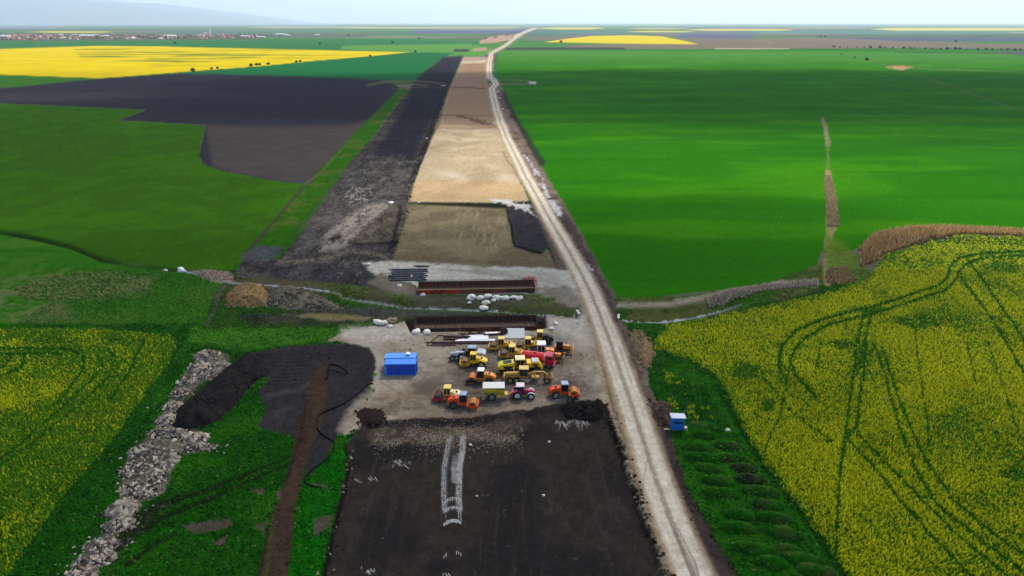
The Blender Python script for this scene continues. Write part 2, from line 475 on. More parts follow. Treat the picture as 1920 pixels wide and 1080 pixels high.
# unpaved lower field of the strip
paint([(735, 492), (755, 430), (765, 384), (860, 386), (950, 390), (962, 460), (1010, 466), (1032, 470), (1044, 504), (900, 499)], (124, 112, 86), GRADED, 1.5, 2, 1, 0.3, ((142, 128, 98), -0.1))
s, m = pmask([(840, 388), (950, 392), (958, 470), (870, 480)], 10, 4)
put(s, m * 0.5 * sstep(0.02, 0.2, fbm(X[s] / 0.9, Y[s] / 9, 55, 3)), lin((176, 160, 122)))
stroke([(742, 484), (860, 488), (1040, 502)], (96, 84, 62), 4, 4, None, 6, 4, 0.5, 0.3)
stroke([(768, 380), (860, 383), (930, 386), (1000, 384)], (40, 36, 34), 2, 6, None, 2, 4, 0.95, 0.4)
paint([(948, 388), (992, 382), (1008, 400), (1022, 430), (1030, 462), (1012, 476), (966, 462)], (64, 62, 64), TOPSOIL, 2, 4, 1, 0.5)
stroke([(950, 392), (960, 430), (966, 462), (1010, 474)], (30, 28, 28), 1.5, 2.5, None, 1.5, 3)
stroke([(1028, 466), (1038, 485), (1044, 504)], (40, 36, 32), 2, 2, None, 1.5, 3)
paint([(920, 374), (955, 376), (985, 380), (1000, 392), (985, 396), (955, 384)], (222, 214, 204), None, 1.2, 9, 0.85, 0.4)
for k in range(5):
    stroke([(930 + 8 * k, 377 + k), (965 + 7 * k, 382 + 3 * k), (985 + 6 * k, 392 + 4 * k)], (224, 218, 210), 1.2, 0.5, None, 1.0, 4, 0.9, gate=0.05)
stroke([(925, 376), (960, 378)], (225, 220, 210), 2, 1, None, 1.2, 3)
stroke([(750, 388), (742, 430), (732, 470)], (36, 34, 34), 4, 6, None, 3, 6, 0.8, 0.5)

# --- crossing: concrete-dust apron, stream, banks
paint([(680, 492), (735, 490), (900, 498), (1042, 504), (1075, 505), (1100, 560), (1105, 596), (1060, 590), (1030, 560), (985, 552), (800, 552), (770, 530), (735, 528), (700, 512)], (204, 198, 182), YARD, 3, 5, 1, 0.25, ((176, 168, 148), -0.08))
for k in range(6):
    stroke([(820 + 20 * k, 505 + 2 * k), (930 + 12 * k, 508 + 3 * k), (1040 + 5 * k, 512 + 5 * k)], (142, 134, 118), 1.0, 1.0, None, 2, 3, 0.5)
paint([(1000, 545), (1060, 535), (1095, 560), (1100, 592), (1030, 582), (980, 570)], (128, 118, 98), None, 8, 8, 0.8, 0.35)
paint([(430, 520), (560, 526), (700, 540), (780, 552), (1000, 552), (1085, 575), (1090, 590), (900, 580), (760, 572), (620, 552), (540, 542), (440, 534)], (92, 108, 48), VERGE, 3, 8, 0.95, 0.45, ((92, 84, 64), 0.0))
paint([(760, 552), (1000, 554), (1010, 574), (900, 578), (780, 572)], (86, 80, 68), None, 5, 8, 0.75, 0.6)
paint([(660, 575), (780, 576), (1000, 586), (1010, 592), (770, 598), (700, 604), (600, 600), (540, 590), (600, 580)], (76, 74, 68), TOPSOIL, 4, 8, 0.9, 0.5)
paint([(440, 590), (560, 585), (640, 590), (720, 585), (700, 600), (640, 606), (560, 610), (470, 604)], (60, 58, 56), None, 3, 6, 0.7, 0.4)
paint([(530, 590), (600, 588), (700, 594), (690, 600), (600, 600)], (150, 140, 92), None, 3, 5, 0.75, 0.3)
paint([(360, 508), (400, 506), (430, 518), (440, 530), (400, 528)], (168, 148, 132), None, 4, 5, 0.9, 0.4)
stroke([(330, 508), (385, 516), (430, 531), (500, 536), (560, 540), (620, 548), (690, 560), (760, 571), (900, 577), (1000, 585), (1084, 590)], (116, 124, 116), 1.3, 1.7, STREAM, 1.0, 2, 0.9, 0.2)
stroke([(640, 556), (700, 568), (760, 577), (900, 583)], (70, 112, 34), 3, 2, VERGE, 3, 4, 0.8, 0.4)
stroke([(425, 532), (408, 560), (396, 590), (388, 606)], (86, 82, 74), 3.5, 2.5, None, 2, 4, 0.9, 0.4)
dig([(640, 546), (700, 556), (780, 566), (900, 572), (1084, 584), (1084, 596), (900, 582), (760, 578), (640, 560)], -1.1, 6, 2)
# stream to the right of the road
paint([(1156, 560), (1300, 552), (1430, 528), (1540, 494), (1560, 520), (1530, 545), (1400, 575), (1300, 602), (1160, 604)], (96, 104, 52), VERGE, 4, 6, 1, 0.4, ((64, 112, 24), -0.05))
stroke([(1160, 572), (1250, 570), (1320, 558), (1400, 540), (1460, 532), (1530, 530)], (176, 158, 140), 4, 6, None, 5, 5, 0.85, 0.3)
stroke([(1150, 592), (1200, 597), (1250, 596), (1300, 590), (1345, 579), (1390, 566)], (112, 116, 122), 1.6, 3.2, STREAM, 1.0, 2.0, 1.0, 0.1)
dig([(1150, 580), (1240, 585), (1340, 566), (1400, 552), (1405, 566), (1345, 586), (1250, 604), (1150, 602)], -1.2, 8, 2)

# --- big wheat field, right
WG = (46, 120, 4)
paint([(932, 94), (1180, 93), (1500, 92), (1700, 91), (1960, 97), (2460, 108), (2460, 452), (1920, 444), (1800, 434), (1700, 432), (1640, 445), (1600, 470), (1540, 470), (1532, 496),
       (1440, 530), (1330, 546), (1230, 557), (1152, 558), (1120, 500), (1085, 430), (1052, 375), (1015, 315), (985, 262), (955, 205), (942, 165), (930, 120)], WG, WHEAT, 1.2, 1.0, 1, 0.06)
s, m = pmask([(932, 94), (2460, 100), (2460, 452), (1540, 470), (1440, 530), (1152, 558), (942, 165)], 4)
z_ = (zone[s] == WHEAT) * m
put(s, z_ * 0.6 * sstep(-0.05, 0.25, fbm(X[s] / 70, Y[s] / 26, 61, 4)), lin((74, 146, 4)))
put(s, z_ * 0.4 * sstep(0.0, 0.2, fbm(X[s] / 90, Y[s] / 14, 65, 4)), lin((28, 100, 10)))
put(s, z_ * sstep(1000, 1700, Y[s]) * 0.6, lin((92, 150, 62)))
for k in range(14):                                   # faint drill lines of the sprayer
    x0 = 40 + 27 * k
    a, b = to_px(x0, 205.0), to_px(x0 + 6, 700.0)
    stroke([a, b], (16, 110, 6), 0.8, 0.3, None, 1.2, 0, 0.35)
stroke([(1455, 430), (1470, 395)], (70, 140, 40), 0.8, 0.8, None, 1.0, 0, 0.6)
stroke([(1445, 432), (1458, 398)], (70, 140, 40), 0.8, 0.8, None, 1.0, 0, 0.6)
# dry strip and track in the wheat
stroke([(1541, 222), (1548, 240), (1552, 270)], (150, 142, 108), 2.5, 5, None, 2, 3, 0.95, 0.3)
stroke([(1552, 270), (1553, 320)], (110, 132, 70), 2, 3, None, 2, 2, 0.7)
stroke([(1553, 325), (1560, 380), (1560, 425)], (164, 142, 104), 6, 10, None, 3, 4, 0.95, 0.3)
stroke([(1560, 420), (1552, 470), (1550, 530)], (150, 138, 88), 8, 6, None, 3, 4, 0.85, 0.3)
paint([(1548, 440), (1580, 450), (1620, 495), (1640, 520), (1600, 532), (1550, 530)], (98, 128, 36), VERGE, 6, 8, 0.85, 0.3)
paint([(1545, 515), (1580, 505), (1605, 525), (1550, 535)], (164, 138, 92), None, 4, 6, 0.9, 0.3)
stroke([(1620, 110), (1660, 122), (1720, 140), (1800, 168), (1920, 210), (2100, 270)], (84, 120, 60), 1.5, 2.0, VERGE, 1.5, 2, 0.85, 0.3)
paint([(1660, 126), (1690, 123), (1712, 126), (1690, 132)], (190, 150, 110), None, 1.5, 2)
stroke([(1700, 127), (1920, 136), (2460, 146)], (100, 140, 70), 1.0, 1.0, None, 1.5, 0, 0.7)
stroke([(1680, 98), (1920, 100), (2100, 108)], (60, 92, 60), 1.5, 1.5, None, 1.5, 1, 0.7)
paint([(1840, 97), (1920, 97), (2100, 104), (2100, 116), (1960, 108)], (92, 86, 88), PLOUGH, 1.2)
# reed bank
paint([(1614, 500), (1612, 468), (1635, 443), (1700, 428), (1800, 430), (1920, 440), (2460, 452), (2460, 466), (1920, 450), (1800, 447), (1740, 452), (1665, 474), (1640, 492)], (170, 136, 88), VERGE, 3, 4, 1, 0.2)
# side pocket in the wheat by the road
stroke([(930, 151), (980, 150), (1004, 154)], (110, 128, 80), 0.7, 0.9, None, 0.8, 0, 0.9)
stroke([(932, 158), (980, 158), (1004, 156)], (120, 132, 84), 0.7, 0.9, None, 0.8, 0, 0.9)
paint([(936, 153), (995, 153), (995, 156.5), (936, 156.5)], (84, 100, 50), None, 0.8, 0, 0.8)
paint([(990, 153), (1006, 153.5), (1004, 158), (992, 157)], (206, 200, 196), ROAD, 0.8)

# --- rape fields
RB = (34, 82, 8)
LRAPE = [(-520, 636), (0, 614), (200, 617), (320, 628), (332, 640), (318, 680), (285, 722), (240, 785), (200, 838), (127, 918), (33, 1054), (-40, 1160), (-60, 1420), (-520, 1420)]
RRAPE = [(1662, 478), (1720, 457), (1800, 450), (1920, 452), (2460, 468), (2460, 1420), (1680, 1420), (1590, 1075), (1520, 970), (1450, 885), (1405, 815), (1368, 745), (1345, 700), (1290, 672), (1228, 655), (1236, 628), (1260, 606), (1330, 596), (1450, 574), (1560, 548), (1625, 525)]
for pts, ylo in ((LRAPE, 0.08), (RRAPE, 0.52)):
    paint(pts, RB, RAPE, 2, 5, 1, 0.3)
    s, m = pmask(pts, 26 if ylo < 0.5 else 14, 10)
    yel[s] = np.maximum(yel[s], m * np.clip(ylo + 1.5 * n_big[s] + 1.1 * n_mid[s], 0.03, 1))
s, m = pmask([(1640, 560), (1800, 470), (2460, 470), (2460, 760), (1900, 760), (1700, 660)], 60)
yel[s] = np.clip(yel[s] + 0.18 * m * (yel[s] > 0), 0, 1)
s, m = pmask([(-520, 650), (90, 636), (80, 650), (-520, 665)], 5, 3)
yel[s] = np.clip(yel[s] + 0.3 * m, 0, 1)
def rut(pts, w=2.2, a=1.0):
    s, m, _ = smask(pts, w, w * 1.3, 1.2, 2.5)
    if s is None: return
    stand[s] *= 1 - 0.96 * a * m
    yel[s] *= 1 - a * m
    s, m, _ = smask(pts, w * 2.2, w * 2.8, 3.0, 2.5)
    yel[s] *= 1 - 0.55 * a * m
for pts in ([(2100, 470), (1920, 471), (1850, 474), (1800, 482), (1782, 500), (1778, 520), (1760, 535), (1700, 555), (1640, 574), (1600, 583), (1540, 600), (1492, 620), (1465, 650), (1460, 690), (1475, 720)],
            [(2100, 479), (1920, 478), (1850, 483), (1815, 492), (1797, 510), (1793, 525), (1770, 545), (1700, 568), (1630, 590), (1560, 606), (1505, 636), (1482, 675), (1492, 705), (1530, 745)],
            [(1622, 580), (1606, 640), (1600, 700), (1590, 780), (1578, 870), (1570, 950), (1566, 1040), (1560, 1350)],
            [(1634, 582), (1622, 640), (1618, 700), (1606, 800), (1588, 822)],
            [(1800, 520), (1840, 570), (1880, 630), (1920, 700), (2000, 830), (2080, 960)],
            [(1820, 495), (1860, 550), (1905, 615), (1945, 685), (2030, 820)],
            [(1588, 822), (1640, 880), (1690, 940), (1740, 1000), (1790, 1050), (1870, 1130)],
            [(1606, 812), (1660, 868), (1720, 930), (1780, 990), (1850, 1050), (1930, 1120)],
            [(1635, 640), (1655, 690), (1690, 810), (1715, 880), (1760, 950), (1830, 1005), (1920, 1075)],
            [(1652, 650), (1690, 760), (1732, 860), (1790, 940), (1862, 1002), (1960, 1070)]):
    rut(pts, 1.9)
for pts in ([(1715, 600), (1722, 680), (1735, 760), (1742, 850)], [(1480, 690), (1462, 780), (1430, 850)], [(1400, 680), (1450, 730), (1480, 770), (1560, 830)], [(1850, 640), (1878, 720), (1905, 800), (1940, 900)],
            [(1810, 640), (1830, 720)], [(1540, 640), (1530, 700)]):
    rut(pts, 1.2, 0.8)
for pts in ([(-100, 655), (60, 653), (130, 655), (154, 668), (156, 690), (132, 728), (100, 762)], [(-100, 664), (60, 662), (120, 663)], [(0, 705), (30, 695), (46, 680), (44, 664)], [(-60, 700), (0, 690), (20, 676), (18, 662)],
            [(200, 655), (216, 672), (208, 700), (150, 758), (60, 832), (-40, 900)], [(180, 668), (192, 680), (180, 705), (120, 760), (30, 840), (-60, 905)], [(270, 640), (240, 700), (205, 750)]):
    rut(pts, 2.1, 1.0)
for cx, cy, rx, ry in ((1720, 604, 42, 13), (1632, 583, 26, 10), (1880, 500, 36, 12), (1905, 888, 34, 14), (1575, 645, 18, 10), (1615, 660, 16, 26), (1400, 695, 26, 14), (100, 640, 50, 7), (230, 640, 40, 9), (1440, 760, 16, 10)):
    s = bbox([(cx - rx * 2, cy - ry * 2), (cx + rx * 2, cy + ry * 2)], 5)
    m = sstep(1.4, 0.5, np.hypot((PX[s] - cx) / rx, (PY[s] - cy) / ry) + 1.2 * n_mid[s] + 0.6 * n_fin[s])
    yel[s] *= 1 - 0.95 * m
    stand[s] *= 1 - 0.4 * m
# grass strips beside the rape
stroke([(335, 640), (300, 715), (260, 775), (205, 850), (130, 940), (60, 1040), (20, 1110)], (24, 76, 12), 9, 20, None, 12, 8, 0.4)
stroke([(1310, 700), (1370, 790), (1440, 890), (1520, 1000), (1600, 1120)], (38, 106, 14), 6, 14, None, 5, 5, 0.7)
stroke([(1345, 725), (1395, 815), (1450, 895), (1520, 985), (1600, 1100)], (14, 60, 8), 5, 9, None, 5, 5, 0.8)
# flowers gone wild by the hut
s, m = pmask([(1240, 690), (1300, 720), (1330, 760), (1350, 790), (1300, 790), (1250, 760)], 14, 10)
wild = m * sstep(0.0, 0.15, n_mid[s] + n_fin[s])
yel[s] = np.maximum(yel[s], wild * 0.6)

# --- road shoulders and road
SH = [(940, 165), (955, 205), (985, 262), (1015, 315), (1052, 375), (1085, 430), (1120, 495), (1152, 556), (1168, 606), (1200, 640), (1212, 690), (1222, 740), (1252, 790), (1262, 830), (1290, 920), (1330, 1000), (1375, 1080), (1440, 1350),
      (1260, 1350), (1225, 1060), (1190, 950), (1160, 850), (1130, 740), (1112, 640), (1100, 580), (1075, 508), (1040, 455), (1010, 390), (985, 345), (962, 300), (940, 250), (925, 210), (915, 165)]
paint(SH, (136, 118, 102), SHOULDER, 2.5, 7, 1, 0.45, ((100, 86, 78), -0.1))
stroke([(945, 175), (962, 215), (990, 262), (1015, 305)], (54, 46, 50), 4, 7, None, 3, 4, 0.8, 0.4)
stroke([(1045, 392), (1085, 455), (1120, 520), (1145, 565)], (78, 66, 66), 10, 8, None, 6, 6, 0.75, 0.5)
stroke([(1158, 600), (1186, 680), (1210, 760), (1238, 830)], (98, 84, 74), 12, 14, None, 6, 6, 0.7, 0.4)
stroke([(1245, 800), (1262, 860), (1290, 940), (1330, 1020), (1380, 1110)], (58, 48, 46), 9, 20, None, 6, 8, 0.85, 0.45)
stroke([(1232, 790), (1252, 880), (1290, 970), (1340, 1080)], (112, 98, 84), 8, 8, None, 6, 8, 0.6, 0.4)
stroke([(1140, 800), (1180, 930), (1215, 1030), (1245, 1110)], (120, 106, 84), 8, 12, None, 5, 6, 0.8, 0.4)
for k, (x, y) in enumerate([(1030, 378), (1042, 392), (1050, 400), (1022, 352), (1092, 494), (1012, 330), (990, 300)]):
    stroke([(x - 6, y - 8), (x, y), (x + 6, y + 7)], (206, 204, 206), 2.5, 1.0, None, 1.5, 6, 0.9, gate=0.1)
for pts in ([(1022, 372), (1042, 378), (1056, 400), (1050, 408), (1034, 396)], [(1010, 345), (1022, 352), (1034, 372), (1026, 370)], [(1085, 486), (1100, 494), (1112, 508), (1098, 506)], [(996, 308), (1008, 322), (1004, 326)]):
    paint(pts, (214, 210, 210), None, 1.5, 8, 0.9, 0.5)
paint([(715, 512), (792, 540), (786, 556), (740, 550), (690, 530)], (128, 118, 104), YARD, 3, 6, 0.95, 0.4)
paint([(996, 384), (1014, 390), (1034, 420), (1056, 460), (1078, 504), (1044, 506), (1036, 470), (1018, 430)], (112, 100, 90), SHOULDER, 3, 6, 0.95, 0.45)
RC = [(1345, 1350), (1302, 1080), (1268, 1000), (1231, 900), (1198, 800), (1171, 720), (1147, 650), (1121, 580), (1094, 520), (1060, 460), (1031, 410), (1006, 365), (985, 330), (966, 290), (951, 260), (939, 230),
      (931, 205), (925, 180), (922, 166), (930, 158), (926, 150), (918, 145), (917, 130), (918, 115), (921, 100), (930, 95), (945, 87), (955, 80), (965, 72), (985, 60), (1000, 54)]
def road_side(f0, f1):
    """offset polyline of the road, as a fraction of its half-width"""
    out = []
    for i, (x, y) in enumerate(RC):
        a = RC[max(0, i - 1)]; b = RC[min(len(RC) - 1, i + 1)]
        hw = max(2.2, 4 + (y - 90) * 0.036)
        out.append((x + f0 * hw, y))
    return out
pl, pr = road_side(-1, 0), road_side(1, 0)
paint(pl + pr[::-1], (196, 178, 150), ROAD, 4.0, 5, 1, 0.2)
hwf = 0.28
for f, c, w in ((-0.5, (240, 228, 204), 0.30), (0.45, (240, 228, 204), 0.32), (0.0, (164, 148, 126), 0.12), (-0.98, (178, 152, 112), 0.17), (0.98, (160, 138, 110), 0.14)):
    ctr = road_side(f, 0)
    hw0, hw1 = 44 * w, 2.2 * w
    for i in range(len(ctr) - 1):
        a, b = ctr[i], ctr[i + 1]
        wa = max(2.2, 4 + (a[1] - 90) * 0.036) * w
        wb = max(2.2, 4 + (b[1] - 90) * 0.036) * w
        stroke([a, b], c, wa, wb, None, max(1.0, wa * 0.6), 1.5 if a[1] > 200 else 0, 0.8 if abs(f) < 0.8 else 0.5)
stroke([(1250, 960), (1275, 1020), (1300, 1090)], (104, 92, 78), 0.8, 1.2, None, 1.0, 3, 0.8)
stroke([(1272, 990), (1300, 1050), (1318, 1100)], (116, 100, 80), 1.0, 1.4, None, 1.0, 3, 0.8)

for k in range(26):
    f = RNG.uniform(-0.9, 0.9)
    i0 = RNG.integers(0, 6); ctr = road_side(f, 0)[i0:i0 + 3]
    stroke(ctr, (150, 132, 108) if k % 2 else (236, 222, 196), .5, .4, None, 1.2, 3, 0.5)
# --- yard where the machines stand
YP = [(614, 637), (650, 620), (690, 612), (735, 606), (770, 598), (1015, 590), (1096, 590), (1110, 620), (1124, 680), (1132, 730), (1150, 790), (1120, 752), (1060, 766), (1000, 778), (880, 794), (780, 792), (700, 800), (672, 806), (645, 815),
      (640, 800), (655, 770), (690, 735), (700, 700), (704, 672), (692, 652), (660, 645)]
paint(YP, (186, 172, 150), YARD, 2.5, 5, 1, 0.24, ((164, 146, 122), -0.06))
paint([(780, 720), (1000, 690), (1110, 700), (1130, 760), (1000, 762), (800, 776), (770, 770)], (120, 106, 92), None, 25, 14, 0.7, 0.4)
paint([(840, 640), (1070, 630), (1085, 690), (1000, 720), (860, 710)], (126, 112, 96), None, 20, 14, 0.6, 0.35)
paint([(640, 615), (770, 604), (800, 625), (740, 640), (640, 637)], (214, 204, 186), None, 8, 8, 0.7, 0.2)
paint([(1030, 598), (1095, 594), (1100, 640), (1050, 625)], (212, 206, 188), None, 8, 8, 0.7, 0.2)
for k in range(16):
    x = 795 + RNG.uniform(0, 290); y = 640 + RNG.uniform(0, 120)
    a = RNG.uniform(-0.5, 0.5); L = RNG.uniform(30, 80)
    for o in (0, 7):
        stroke([(x, y + o), (x + L * .5, y + o + a * L * .2 + 3), (x + L, y + o + a * L * .5)], (92, 80, 68), 1.2, 1.0, None, 1.6, 4, 0.5)
for k in range(8):
    x = 700 + RNG.uniform(0, 90); y = 690 + RNG.uniform(0, 60)
    stroke([(x, y), (x + 20, y + 14), (x + 44, y + 22)], (130, 112, 88), 2, 1.0, None, 2.0, 4, 0.5)
stroke([(1121, 640), (1128, 700), (1142, 760), (1160, 820)], (186, 160, 118), 2.0, 2.5, None, 2, 3, 0.8)
s, m = pmask(YP, 10, 6)
wet = fbm(X[s] / 6, Y[s] / 3.5, 151, 4) + 0.35 * n_fin[s]
put(s, m * 0.55 * sstep(0.02, 0.28, wet) * sstep(640, 700, PY[s]), lin((88, 76, 64)))
put(s, m * 0.35 * sstep(0.05, 0.3, -wet), lin((206, 194, 172)))
for x, y in ((693, 728), (686, 712), (684, 745), (696, 700)):
    stroke([(x - 5, y), (x + 5, y + 3)], (66, 116, 30), 3, 3, VERGE, 2, 8)
dig([(758, 597), (1022, 590), (1024, 612), (1005, 617), (770, 621)], -1.7, 3, 1)
paint([(758, 597), (1022, 590), (1024, 612), (1005, 617), (770, 621)], (62, 40, 30), None, 2, 3, 1, 0.4)
dig([(780, 528), (1004, 522), (1006, 546), (782, 551)], -0.5, 3, 0)

# --- dark soil, left of the yard, with the brown strip and the green
DS = [(455, 668), (480, 660), (540, 648), (640, 643), (692, 653), (704, 676), (698, 712), (682, 742), (655, 772), (640, 806), (615, 850), (575, 900), (560, 830), (548, 815), (478, 802), (500, 765), (484, 735), (503, 708), (470, 715), (420, 760)]
paint(DS, (60, 56, 56), TOPSOIL, 2.5, 5, 1, 0.3)
for k in range(9):
    y = 664 + k * 7
    stroke([(488 - k, y), (540, y + 2), (590 - k * 3, y - 1)], (38, 36, 37), 1.4, 1.0, None, 1.6, 3, 0.7)
stroke([(500, 742), (560, 730), (610, 700)], (92, 86, 84), 3, 4, None, 4, 6, 0.5)
stroke([(520, 775), (545, 765)], (90, 84, 82), 5, 3, None, 5, 6, 0.4)
paint([(586, 700), (598, 678), (614, 690), (613, 740), (602, 800), (572, 860), (566, 900), (552, 960), (540, 1080), (530, 1350), (450, 1350), (482, 1080), (510, 970), (536, 900), (556, 820), (571, 760)], (78, 61, 48), TOPSOIL, 2.5, 3, 1, 0.4, ((72, 56, 48), -0.1))
stroke([(575, 750), (560, 820), (536, 905), (508, 975), (482, 1085)], (52, 40, 34), 1.8, 2.5, None, 2, 4, 0.8)
for k in range(16):
    y = 770 + k * 7
    stroke([(566 - 0.28 * (y - 770), y), (576 - 0.28 * (y - 770), y + 3)], (60, 44, 34), 1.5, 1.0, None, 1.2, 3, 0.7)
stroke([(520, 950), (500, 1040), (492, 1100)], (70, 96, 30), 3, 4, None, 4, 10, 0.5)
paint([(658, 812), (640, 832), (600, 872), (572, 905), (560, 960), (540, 1080), (530, 1350), (600, 1350), (610, 1080), (620, 1000), (640, 922), (656, 870), (650, 835)], (22, 104, 6), VERGE, 2.5, 5, 1, 0.3)
for pts in ([(590, 975), (620, 965), (615, 985), (590, 1000)], [(585, 905), (600, 912), (615, 912)], [(345, 985), (430, 972), (435, 985), (360, 998)], [(400, 1020), (425, 1005), (420, 1025)], [(470, 920), (495, 915), (490, 928)], [(480, 985), (500, 975), (495, 1000)], [(510, 925), (530, 915), (525, 940)]):
    paint(pts, (98, 84, 74), None, 3, 6, 0.85, 0.3)
for pts in ([(545, 855), (460, 890), (380, 922), (300, 945), (250, 975)], [(545, 868), (470, 900), (400, 932), (320, 965), (250, 1000)], [(330, 1000), (280, 1030), (240, 1060)]):
    stroke(pts, (30, 44, 20), 2.0, 6, None, 2.5, 5, 0.85)
paint([(230, 990), (300, 935), (330, 945), (280, 980), (230, 1040), (190, 1090)], (44, 46, 32), None, 12, 10, 0.8, 0.4)
paint([(372, 672), (395, 655), (430, 668), (410, 705), (385, 712), (352, 740), (335, 775), (330, 800), (395, 815), (385, 850), (335, 852), (330, 880), (305, 925), (262, 945), (245, 975), (215, 1005), (200, 1050), (170, 1095), (125, 1095), (160, 1040), (205, 990), (225, 930), (232, 880), (248, 845), (285, 815), (300, 780), (325, 735), (345, 700)], (128, 118, 104), YARD, 4, 7, 0.85, 0.8)
# --- black soil pad in the foreground
PADP = [(682, 790), (650, 832), (656, 862), (641, 922), (624, 995), (610, 1080), (590, 1350), (1278, 1350), (1242, 1080), (1214, 1000), (1188, 920), (1163, 850), (1147, 798), (1136, 762), (1118, 750), (1060, 754), (1000, 766), (880, 782), (780, 782), (705, 792)]
paint(PADP, (62, 55, 50), PAD, 2.0, 5, 1, 0.35, ((48, 44, 43), -0.04))
paint([(690, 800), (760, 790), (900, 790), (980, 775), (1000, 790), (930, 815), (800, 825), (690, 830)], (92, 80, 70), None, 8, 14, 0.75, 0.6)
s, m = pmask([(690, 800), (800, 795), (960, 780), (950, 812), (800, 826), (700, 830)], 6, 8)
put(s, m * 0.3 * sstep(0.0, 0.3, n_vf[s] + 0.6 * n_fin[s]), lin((170, 156, 130)))
s, m = pmask(PADP, 6)
put(s, m * 0.5 * sstep(0.12, 0.3, fbm(X[s] / 1.2, Y[s] / 14, 83, 4)), lin((78, 68, 62)))
put(s, m * 0.35 * sstep(0.38, 0.46, n_vf[s] + 0.25 * n_mid[s]) * sstep(-0.1, 0.2, n_big[s] + n_mid[s]), lin((150, 138, 122)))
# the chalky wheel tracks
def chalk(x0, x1, c, w, a, gate):
    n = len(x0)
    stroke(list(zip(x0, x1)), c, w, w, None, 0.8, 1.2, a, gate=gate)
ys = [815, 830, 850, 880, 910, 930, 950, 975]
lft = [(843, 815), (838, 840), (833, 870), (832, 900), (832, 925), (834, 950), (837, 972)]
rgt = [(868, 812), (866, 840), (861, 870), (860, 900), (859, 925), (861, 950), (863, 975)]
CHALK = (lft, rgt)
for q, w in ((lft[:6], 5.0), (rgt[:6], 5.5)):
    stroke(q, (176, 172, 166), w, w, None, 3.0, 1.5, 0.42, 0.5)
paint([(850, 850), (866, 840), (864, 872), (862, 898), (848, 898), (845, 872)], (190, 190, 190), None, 3, 2, 0.42, 0.5)
for x, y in ((745, 862), (752, 868), (695, 1062), (700, 1066), (690, 1068), (842, 1075), (670, 895), (700, 893), (1060, 790), (1075, 786), (1090, 785), (1050, 788), (1100, 788)):
    stroke([(x - 5, y - 3), (x + 6, y + 3)], (190, 182, 168), 1.2, 0.6, None, 1.0, 6, 0.8, gate=0.05)
s, m = pmask([(1040, 786), (1090, 778), (1108, 790), (1080, 800), (1045, 798)], 6, 6)
put(s, m * 0.7 * sstep(0.05, 0.2, fbm(X[s] / 0.4, Y[s] / 3, 97, 3)), lin((176, 168, 152)))
for k in range(10):
    x = 700 + 55 * k
    stroke([(x + 20, 860), (x, 980), (x - 20, 1120)], (72, 60, 54), 1.6, 2.2, None, 3, 4, 0.35)
# raised ragged rim of the pad
stroke([(1120, 752), (1140, 772), (1152, 812), (1170, 862), (1194, 925), (1220, 1003), (1250, 1085), (1280, 1160)], (34, 28, 26), 4, 6, None, 2, 6, 0.95, 0.5)
stroke([(1150, 780), (1164, 830), (1184, 890), (1210, 960), (1236, 1035), (1262, 1110)], (158, 144, 118), 4.0, 7, None, 3, 7, 0.8, 0.5, gate=0.12)
stroke([(650, 835), (655, 865), (640, 925), (622, 1000), (606, 1085)], (30, 26, 25), 3, 5, None, 2, 6, 0.9, 0.4)
stroke([(640, 805), (660, 770), (690, 735)], (150, 138, 122), 8, 6, None, 5, 8, 0.8, 0.4)
dig([(690, 792), (650, 840), (656, 862), (641, 922), (624, 995), (590, 1350), (1278, 1350), (1242, 1080), (1188, 920), (1147, 802), (1118, 760), (1000, 772), (880, 790)], -0.7, 5, 2)
# relief
soil = np.isin(zone, (TOPSOIL, PAD, YARD, SHOULDER, GRADED))
Zg += near * soil * (0.30 * n_fin + 0.15 * n_mid + 0.12 * n_vf) * np.where(zone == PAD, 0.35, 1.0) * np.where(zone == YARD, 0.5, 1.0) * np.where(zone == GRADED, 0.4, 1.0)
grs = np.isin(zone, (VERGE, MEADOW))
Zg += near * grs * (0.45 * n_fin + 0.4 * n_mid)
rim_s, rim_m, _ = smask([(1122, 752), (1150, 800), (1172, 860), (1196, 925), (1224, 1003), (1256, 1085), (1300, 1190)], 5, 8, 4, 4)
Zg[rim_s] += rim_m * (0.25 + 0.7 * n_fin[rim_s] + 0.5 * n_vf[rim_s])
rb_s, rb_m, _ = smask([(1614, 485), (1650, 452), (1750, 440), (1920, 446), (2460, 458)], 10, 8, 6, 4)
Zg[rb_s] += rb_m * 1.2

# fade in fine grain so that far ground stays smooth
col *= 0.56                                   # photo tones -> real reflectance
col *= (1 + near * (0.28 * n_vf + 0.16 * n_fin))[..., None]
col = np.clip(col, 0.0015, 0.85)

# --- cut the painted grid into one object per field
co_all = np.stack([X, Y, Zg], -1).reshape(-1, 3)
cl_all = col.reshape(-1, 3)
ii = np.arange(NR * NC).reshape(NR, NC)
quad = np.stack([ii[:-1, :-1], ii[:-1, 1:], ii[1:, 1:], ii[1:, :-1]], -1).reshape(-1, 4)
qz = zone[:-1, :-1].reshape(-1)
ZMAT = {PLAIN: M_FAR, FARRAPE: M_FAR, WHEAT: M_FIELD, RAPE: M_SOIL, PLOUGH: M_FIELD, MEADOW: M_FIELD, VERGE: M_SOIL}
ZLAB = {}
M_WATER = attr_mat('stream_water', 0.25, (0.6,), 0.25, 0.2, spec=0.5)
for zid, nm in enumerate(ZN):
    q = quad[qz == zid]
    if not len(q): continue
    used, inv = np.unique(q, return_inverse=True)
    o = np_mesh(nm, co_all[used], inv.reshape(-1, 4), cl_all[used], M_WATER if zid == STREAM else ZMAT.get(zid, M_SOIL), True)
    tag(o, kind='structure')

def at(x, y):
    """nearest survey point of world points"""
    px, py = to_px(x, y)
    r = np.clip(np.searchsorted(-rows, -py), 0, NR - 1)
    c = np.clip(np.round((px - 960 - us[0]) / DU).astype(int), 0, NC - 1)
    return r, c, px, py

